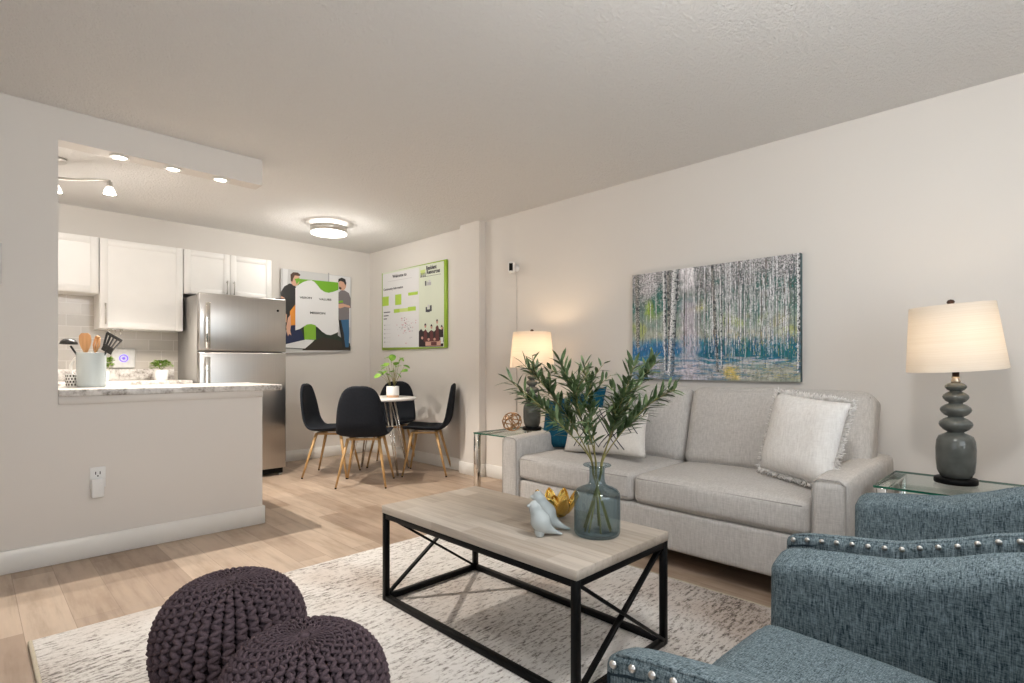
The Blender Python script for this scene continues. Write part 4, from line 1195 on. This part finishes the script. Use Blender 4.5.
# scatter cushions
def cushion(name, P, thick, mats, label, fringe=False, lines=False, seed=0, sag=.05):
    P = [Vector(p) for p in P]
    base = (P[0] + P[1]) / 2
    r = empty(name, base)
    Q = [p - base for p in P]
    mb = MB().pillow(Q, thick, 22, sag=sag, seed=seed)
    mb.build('cover', mats[0], r)
    bl, br, tr, tl_ = Q; nn = (br - bl).cross(tl_ - bl).normalized()
    def edge(u, v):
        pu = u * (1 - sag * (1 - v * v)); pv = v * (1 - sag * (1 - u * u)); a = (pu + 1) / 2; b = (pv + 1) / 2
        return bl * (1 - a) * (1 - b) + br * a * (1 - b) + tr * a * b + tl_ * (1 - a) * b
    def surf(u, v, lift=.0015):
        e = max(0, (1 - u ** 4) * (1 - v ** 4)) ** .62
        w = noise.noise(Vector((u * 1.7 + seed, v * 1.7, 3.0 + seed))) * .008 * e
        return edge(u, v) + nn * (thick / 2 * e + w + lift)
    if fringe:
        f = MB(); rn = random.Random(2)
        def sides(t):
            return (edge(-1 + 2 * t, -1), edge(1, -1 + 2 * t), edge(1 - 2 * t, 1), edge(-1, 1 - 2 * t))
        cen = (bl + br + tr + tl_) / 4
        for s_ in range(4):
            for k in range(85):
                p = sides(k / 85)[s_]; out = (p - cen).normalized()
                for _ in range(2):
                    d = (out + Vector((rn.gauss(0, .35), rn.gauss(0, .35), rn.gauss(0, .35)))).normalized(); L = rn.uniform(.018, .034)
                    f.tube([p - out * .004, p + d * L * .6 + nn * rn.gauss(0, .003), p + d * L], [.0027, .0026, .0015], 4)
        f.build('fringe', mats[0], r)
    if lines:
        l = MB()
        def dia(pts):
            for a, b in zip(pts, pts[1:]):
                l.tube([surf(a[0] + (b[0] - a[0]) * k / 10, a[1] + (b[1] - a[1]) * k / 10) for k in range(11)], .0030, 5)
        for off in (0, .13):
            dia([(-.9 + off, .85), (-.15 + off, -.85)]); dia([(-.25 + off, .85), (.45 + off, -.85)]); dia([(.38 + off, .85), (.75 + off, -.1)])
            dia([(.9 - off, .75), (.1 - off, -.85)]); dia([(.25 - off, .85), (-.55 - off, -.85)])
        l.build('stitched_lines', mats[1], r)
    tag(r, label, 'cushion', None)
    return r
cushion('scatter_cushion', [at_x(541, 447, 2.93), at_x(598, 452, 2.86), at_x(607, 386, 3.085), at_x(546, 402, 3.07)], .12, [M_TEAL], 'deep teal cushion against the left sofa arm', seed=1)
cushion('scatter_cushion', [at_x(564, 451, 2.80), at_x(646, 458, 2.80), at_x(649, 412, 2.97), at_x(570, 403, 2.965)], .11, [M_GEOCUSH, M_GEOLINE], 'white cushion with black line pattern in front of the teal one', lines=True, seed=2)
cushion('scatter_cushion', [at_x(760, 468, 2.93), at_x(830, 490, 2.745), at_x(852, 403, 2.86), at_x(778, 392, 3.04)], .15, [M_WHITECUSH], 'fringed off-white cushion leaning by the right sofa arm', fringe=True, seed=3, sag=.04)
# ------------------------------------------------------------ rug and coffee table
rg = empty('area_rug', (1.31, 1.1, 0))
MB().box(-1.135, 1.145, -1.7, 1.665, 0, .012, .003, 1).build('pile', M_RUG, rg)
for bx in (-1.147, 1.143): MB().box(bx, bx + .014, -1.7, 1.668, 0, .0125, .003, 1).build('binding', M_RUGEDGE, rg)
tag(rg, 'cream and grey distressed rug under the coffee table and poufs', 'rug')
def coffee_table():
    X0, X1, Y0, Y1 = 1.312, 1.868, 1.034, 2.136; zt = .435; zr = .0125; cx, cy_ = (X0 + X1) / 2, (Y0 + Y1) / 2; b = .024
    r = empty('coffee_table', (cx, cy_, zr)); hx, hy = (X1 - X0) / 2, (Y1 - Y0) / 2; H = zt - zr
    MB().box(-hx, hx, -hy, hy, H - .033, H, .0015, 1).build('tabletop', M_WOODTOP, r)
    ix, iy = hx - b / 2 - .002, hy - b / 2 - .002; zt_ = H - .033
    for sx in (-1, 1):
        for sy in (-1, 1): MB().box(sx * ix - b / 2, sx * ix + b / 2, sy * iy - b / 2, sy * iy + b / 2, 0, zt_, .0015, 1).build('leg', M_BLACK, r)
    for z in (b / 2, zt_ - b / 2):
        for s_ in (-1, 1):
            MB().bar((s_ * ix, -iy + b / 2, z), (s_ * ix, iy - b / 2, z), b, b, 0, .0015).build('long_rail', M_BLACK, r)
            MB().bar((-ix + b / 2, s_ * iy, z), (ix - b / 2, s_ * iy, z), b, b, 0, .0015).build('short_rail', M_BLACK, r)
    for s_ in (-1, 1):
        for k, d in enumerate((-1, 1)):
            MB().bar((-d * (ix - .012), s_ * iy + (k - .5) * .011, b - .002), (d * (ix - .012), s_ * iy + (k - .5) * .011, zt_ - b + .002), .020, .010, 0, .001).build('cross_brace', M_BLACK, r)
    tag(r, 'coffee table with pale wood top and black crossed metal frame', 'table')
coffee_table()
# ------------------------------------------------------------ vase with olive branches
VZ = .4355; VC = Vector((1.652, 1.206, VZ))
prof = [(0, 0), (.076, 0), (.081, .004), (.0845, .012), (.085, .08), (.085, .142), (.083, .154), (.076, .164), (.062, .172), (.045, .178), (.034, .185), (.0295, .196), (.028, .225), (.029, .244), (.034, .250), (.050, .2535), (.0525, .256),
        (.050, .2585), (.032, .256), (.0255, .249), (.0248, .225), (.026, .196), (.031, .183), (.044, .174), (.062, .167), (.074, .159), (.080, .150), (.0818, .14), (.0818, .08), (.081, .018), (.076, .010), (0, .010)]
vz = MB().lathe(prof, 64).build('glass_vase', M_VASE); fixn(vz); vz.location = VC
tag(vz, 'smoky blue glass bottle vase holding olive branches on the coffee table', 'vase')
def depth_pt(px, py, dep):
    r = (px - 512) / FPX; s_ = 2 ** -.5
    return Vector((s_ * (1 + r), s_ * (1 - r), -(py - 365.5) / FPX)) * dep + Vector((0, 0, CAMH))
def bez(P, n):
    out = []
    for i in range(n + 1):
        t = i / n; L = [Vector(p) for p in P]
        while len(L) > 1: L = [a.lerp(b, t) for a, b in zip(L, L[1:])]
        out.append(L[0])
    return out
def branch(k, mid, tip, base_ang, neck, label, nleaf, twigs, seed):
    random.seed(seed)
    base = VC + Vector((.052 * math.cos(base_ang), .052 * math.sin(base_ang), .016))
    nk = VC + Vector((neck[0], neck[1], .225)); nk2 = VC + Vector((neck[0] * 1.15, neck[1] * 1.15, .26))
    lower = [base.lerp(nk, t / 6) for t in range(7)]
    up = bez([nk2, nk2 + (nk2 - base).normalized() * .06, mid, tip], 22)
    pts = lower + up
    n = len(pts); rad = [.0036 - .0025 * i / n for i in range(n)]
    r = empty('olive_branch', base); pts = [p - base for p in pts]
    st = MB().tube(pts, rad, 7); lf = MB()
    upp = [p - base for p in up]
    def leaves(path, a0, cnt, l0, l1):
        for q in range(cnt):
            t = a0 + (1 - a0) * (q + random.random() * .6) / cnt; t = min(.995, t)
            x = t * (len(path) - 1); i = min(int(x), len(path) - 2); p = path[i].lerp(path[i + 1], x - i); d = (path[i + 1] - path[i]).normalized()
            side = d.orthogonal().normalized(); side.rotate(Matrix.Rotation(q * 2.4 + random.uniform(-.5, .5), 3, d))
            dd = (d * random.uniform(.55, 1.0) + side * random.uniform(.6, .95)).normalized()
            leaf(lf, p, dd, random.uniform(l0, l1) * (1 - .25 * t), random.uniform(.011, .0155), None, random.uniform(-.1, .22))
    leaves(upp, .38, int(nleaf * 1.5), .060, .098)
    for w in range(twigs + 2 if twigs else 0):
        t = random.uniform(.38, .86); i = int(t * (len(upp) - 1)); p = upp[i]; d = (upp[min(i + 1, len(upp) - 1)] - p).normalized()
        sd = d.orthogonal().normalized(); sd.rotate(Matrix.Rotation(random.uniform(0, 6.28), 3, d)); sd.z = abs(sd.z) * .3
        e = p + (d * .85 + sd * .65).normalized() * random.uniform(.09, .15)
        tw = bez([p, p + d * .05, e], 7); st.tube(tw, [.0017, .0016, .0015, .0014, .0013, .0012, .0011, .001], 5); leaves(tw, .12, 13, .048, .072)
    lf.tube([upp[-1], upp[-1] + (upp[-1] - upp[-2]).normalized() * .004], .001, 4)
    leaf(lf, upp[-1], (upp[-1] - upp[-3]).normalized(), .055, .012)
    st.build('stem', M_STEM, r); lf.build('foliage', M_OLIVE, r)
    tag(r, label, 'branch', 'olive branches in the glass vase')
BR = [((548, 410, 1.94), (510, 381, 1.88), (.02, -.012), 30, 2, 'olive branch drooping furthest left out of the vase'),
      ((560, 398, 2.06), (524, 365, 2.08), (.015, .008), 34, 4, 'olive branch reaching up left beside the lamp shade'),
      ((578, 395, 1.97), (560, 362, 1.96), (.004, -.02), 34, 4, 'olive branch left of the middle with dense upright leaves'),
      ((592, 400, 2.12), (584, 366, 2.18), (-.004, .018), 28, 3, 'olive branch rising in front of the teal cushion'),
      ((585, 430, 1.92), (589, 418, 1.86), (-.012, -.016), 16, 0, 'short olive branch low in the middle of the bunch'),
      ((620, 405, 1.95), (634, 366, 1.92), (-.018, .006), 36, 4, 'olive branch right of the middle, rising past the sofa back'),
      ((630, 395, 2.10), (654, 360, 2.16), (-.012, -.004), 36, 4, 'tallest right olive branch in front of the painting corner'),
      ((636, 412, 2.0), (669, 389, 2.02), (-.022, -.010), 32, 3, 'olive branch leaning furthest right out of the vase')]
for k, (m_, t_, nk, nl, tw, lab) in enumerate(BR):
    tip = depth_pt(*t_); away = (tip - VC); ang = math.atan2(-away.y, -away.x) + (k - 3.5) * .12
    u = Vector((away.x, away.y, 0)).normalized() * .016
    branch(k, depth_pt(*m_), tip, ang, (u.x, u.y), lab, nl, tw, 40 + k)
# ------------------------------------------------------------ ceramic birds and golden bowl
def bird(loc, ang, label, sc=1.0):
    r = empty('ceramic_bird', loc, ang)
    # sections along the spine from crown to tail tip: (x, z, half-height-normal radius a, half width b)
    S = [(-.013, .1335, .002, .002), (-.015, .132, .011, .010), (-.018, .126, .0195, .018), (-.020, .116, .0235, .0215), (-.018, .106, .0235, .0215), (-.0145, .097, .0235, .0225), (-.009, .086, .028, .027), (-.003, .072, .0365, .035), (.004, .056, .0405, .039), (.014, .041, .0345, .0345), (.028, .030, .0235, .026), (.045, .021, .0135, .018), (.062, .0125, .0085, .0135), (.080, .006, .0055, .010), (.088, .004, .003, .006), (.090, .004, .001, .002)]
    S = [(a * sc, b * sc, c * sc, d * sc) for a, b, c, d in S]
    n = 24; vs_ = []; fs = []
    for i, (x, z, a, b) in enumerate(S):
        p0 = S[max(i - 1, 0)]; p1 = S[min(i + 1, len(S) - 1)]
        t = Vector((p1[0] - p0[0], 0, p1[1] - p0[1])).normalized(); nrm = Vector((t.z, 0, -t.x))
        for k in range(n):
            an = 2 * PI * k / n; q = Vector((x, 0, z)) + nrm * (a * math.cos(an)) + Vector((0, b * math.sin(an), 0))
            q.z = max(q.z, .0); vs_.append(q)
    for i in range(len(S) - 1):
        for k in range(n):
            k2 = (k + 1) % n; fs.append([i * n + k, i * n + k2, (i + 1) * n + k2, (i + 1) * n + k])
    mb = MB().add(vs_, fs, 0, True)
    mb.lathe([(0, .0), (.015 * sc, 0), (.016 * sc, .006 * sc), (.022 * sc, .018 * sc), (.018 * sc, .03 * sc)], 20, (.000 * sc, 0, 0))
    o = fixn(mb.build('body', M_CERAMIC, r))
    sb = o.modifiers.new('smooth', 'SUBSURF'); sb.levels = 1; sb.render_levels = 1
    MB().lathe([(.008 * sc, -.002), (.006 * sc, .004 * sc), (.003 * sc, .008 * sc), (0, .0095 * sc)], 12, M=T(-.041 * sc, 0, .117 * sc) @ Matrix.Rotation(math.radians(-82), 4, 'Y')).build('beak', M_CERAMIC, r)
    tag(r, label, 'ornament', 'ceramic birds'); return r
bird((1.478, 1.335, .4355), math.radians(-30), 'pale ceramic bird nearest the table edge, tail to the vase', .98)
bird((1.546, 1.372, .4355), math.radians(-40), 'pale ceramic bird standing behind the other, beside the gold bowl', 1.10)
def bowl():
    r = empty('lotus_bowl', (1.735, 1.472, .4355)); r.scale = (1.13, 1.13, 1.13)
    MB().lathe([(0, .004), (.028, .0), (.034, .003), (.040, .012), (.036, .016), (0, .012)], 28).build('foot', M_GOLD, r)
    for ring_, (n, rb, rt, zt, w, off) in enumerate(((7, .034, .062, .052, .050, 0), (8, .038, .088, .075, .052, .4))):
        for k in range(n):
            a = 2 * PI * (k + off) / n; vs_ = []; fs = []; NU, NV = 6, 8
            for i in range(NV + 1):
                v = i / NV; rr = rb + (rt - rb) * v ** .8; z = .008 + zt * v ** 1.25; ww = w / 2 * (math.sin(PI * (v * .82 + .14)) ** .8) * (1 if v < 1 else .5)
                for j in range(NU + 1):
                    u = -1 + 2 * j / NU; x = rr - .012 * u * u * v; y = u * ww; vs_.append(Vector((x * math.cos(a) - y * math.sin(a), x * math.sin(a) + y * math.cos(a), z + .006 * u * u)))
            for i in range(NV):
                for j in range(NU): q = i * (NU + 1) + j; fs.append([q, q + 1, q + NU + 2, q + NU + 1])
            p = MB().add(vs_, fs, 0, True).build('petal', M_GOLD, r)
            so = p.modifiers.new('thick', 'SOLIDIFY'); so.thickness = .002
    tag(r, 'gold lotus petal bowl behind the birds beside the vase', 'bowl')
bowl()
# ------------------------------------------------------------ knitted poufs
def pouf_mesh(R, H, ncol=36, nst=17):
    mb = MB()
    def prof(t):     # t 0..1 from the top pole to the bottom pole of a squashed ball with a dimple on top
        a = t * PI; e = .80
        rr = R * abs(math.sin(a)) ** e; z = H / 2 + H / 2 * math.copysign(abs(math.cos(a)) ** .88, math.cos(a))
        if t < .12: z -= .012 * (1 - t / .12) ** 1.5
        return rr, z
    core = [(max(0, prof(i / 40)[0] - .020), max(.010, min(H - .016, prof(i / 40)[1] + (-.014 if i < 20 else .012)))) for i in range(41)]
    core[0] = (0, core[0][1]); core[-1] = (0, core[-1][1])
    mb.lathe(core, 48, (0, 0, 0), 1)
    for c in range(ncol):
        th0 = 2 * PI * c / ncol
        for st in (0, 1):
            pts = []; rad = []
            N_ = nst * 9
            for i in range(N_ + 1):
                t = .012 + .90 * i / N_; rr, z = prof(t)
                rr2, z2 = prof(min(1, t + .004)); rr1, z1 = prof(max(0, t - .004))
                tn = Vector((rr2 - rr1, 0, z2 - z1)).normalized(); nn = Vector((-tn.z, 0, tn.x))
                w = 2 * PI * max(rr, .004) / ncol; w_ = min(w, .040)
                ph = 2 * PI * i / N_ * nst + st * PI + c * 2.4
                tri = math.asin(math.sin(ph)) / (PI / 2); sw = .6 * tri + .4 * math.sin(ph)
                lat = sw * w_ * .34
                hgt = w_ * ((.16 if st == 0 else -.12) + .13 * math.cos(2 * ph))
                rad.append(max(.0014, w_ * (.235 if st == 0 else .19)))
                ro = rr + nn.x * (hgt - .004); zo = z + nn.z * (hgt - .004)
                th = th0
                p = Vector((ro * math.cos(th), ro * math.sin(th), zo)) + Vector((-math.sin(th), math.cos(th), 0)) * lat
                p.z = max(p.z, rad[-1] + .001)
                pts.append(p)
            mb.tube(pts, rad, 6, 0, cap=True)
    mb.lathe([(0, H - .006), (.010, H - .008), (.014, H - .014), (.010, H - .022)], 12)
    return mb
random.seed(5)
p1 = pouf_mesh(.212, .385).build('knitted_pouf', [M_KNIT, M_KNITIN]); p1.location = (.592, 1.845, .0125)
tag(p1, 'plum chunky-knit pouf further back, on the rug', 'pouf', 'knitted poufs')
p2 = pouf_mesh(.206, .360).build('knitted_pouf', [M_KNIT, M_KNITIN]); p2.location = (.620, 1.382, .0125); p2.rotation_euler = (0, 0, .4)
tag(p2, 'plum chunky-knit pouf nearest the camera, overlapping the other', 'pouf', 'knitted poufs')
# ------------------------------------------------------------ armchairs
def armchair():
    r = empty('armchair'); W = .4075; AW = .10; YF = .515; YB = -.33
    def h(y):       # arm height along the chair: low at the front, sweeping up to the back
        t = (YF - y)
        pts = [(0, .588), (.07, .600), (.16, .610), (.25, .619), (.34, .645), (.44, .680), (.55, .712), (.70, .738), (.86, .745)]
        for (a, b), (c, d) in zip(pts, pts[1:]):
            if t <= c: u = (t - a) / (c - a); u = u * u * (3 - 2 * u) * .35 + u * .65; return b + (d - b) * u
        return pts[-1][1]
    for sx in (-1, 1):
        def f(q):
            k = max(0, min(1, (q.z - .13) / (.60 - .13))); q.z = q.z + (h(q.y) - (.020 if sx > 0 else 0) - .60) * k
            u = max(0, min(1, (W - abs(q.x)) / AW)); q.z -= .024 * u ** 1.5 * k; return q
        x0, x1 = (-W, -W + AW) if sx < 0 else (W - AW, W)
        a = MB().softbox(x0, x1, YB, YF, .13, .60, .022, 26, (.004, .003, .004), 0, None, .0015, f).build('arm', M_BLUEARM, r)
        xi = x1 - .006 if sx < 0 else x0 + .006
        xo = x0 + .004 if sx < 0 else x1 - .004
        ys = [YF - .02 - (YF - YB - .06) * k / 30 for k in range(31)]
        dz = -.020 if sx > 0 else 0
        MB().tube([(xo - sx * .008, y, h(y) + dz - .0035) for y in ys], .0035, 6).build('piping', M_BLUEARM, a)
        MB().tube([(xo, YF - .018, .15), (xo, YF - .012, .40), (xo, YF - .012, h(YF) + dz - .030)] + [(xo, y, h(y) + dz - .028) for y in ys[1:]], .005, 6).build('piping', M_NAVYPIPE, a)
        nail0 = None
        for k in range(23):
            y = YF - .022 - k * .0345; x = x0 - .001 if sx < 0 else x1 + .001
            if nail0 is None:
                nail0 = MB().lathe([(.0065, -.001), (.0060, .0015), (.0040, .0032), (0, .004)], 12, M=Matrix.Rotation(sx * PI / 2, 4, 'Y')).build('nail_head', M_NICKEL, a); o = nail0
            else:
                o = nail0.copy(); COL.objects.link(o); o.parent = a
            o.location = (x + sx * .001, y, h(y) + dz - .0135)
    MB().softbox(-W + AW - .005, W - AW + .005, YB, YF - .03, .13, .31, .02, 10, (0, .004, 0)).build('seat_base', M_BLUEARM, r)
    def g(q):
        q.z -= .075 * max(0, (YF - q.y)) ; return q
    c = MB().softbox(-W + AW + .004, W - AW - .004, YB + .16, YF + .015, .315, .412, .046, 26, (0, .018, .050), 0, None, .003, g).build('seat_cushion', M_BLUESEAT, r)
    def bk(q):
        t = (q.z - .30) / .6; q.y -= .13 * max(0, t) ** 1.2
        if q.z > .6: q.z -= .05 * (abs(q.x) / W) ** 2.5
        return q
    MB().softbox(-W + .03, W - .03, YB - .02, YB + .14, .13, .90, .05, 22, (0, .02, .01), 0, None, .002, bk).build('backrest', M_BLUEARM, r)
    for sx in (-1, 1):
        for y in (YB + .05, YF - .06):
            MB().tube([(sx * (W - .055), y, 0), (sx * (W - .05), y, .135)], [.014, .022], 12).build('leg', M_DARKBRONZE, r)
    return r
ac = armchair(); ac.location = (1.1265, 0, .0125)
tag(ac, 'blue-grey studded armchair in the foreground, seat and both arms showing', 'armchair', 'blue studded armchairs')
ac2 = copy_tree(ac); ac2.location = (1.985, .01, .0125)
tag(ac2, 'blue-grey studded armchair further back, beside the right end table', 'armchair', 'blue studded armchairs')
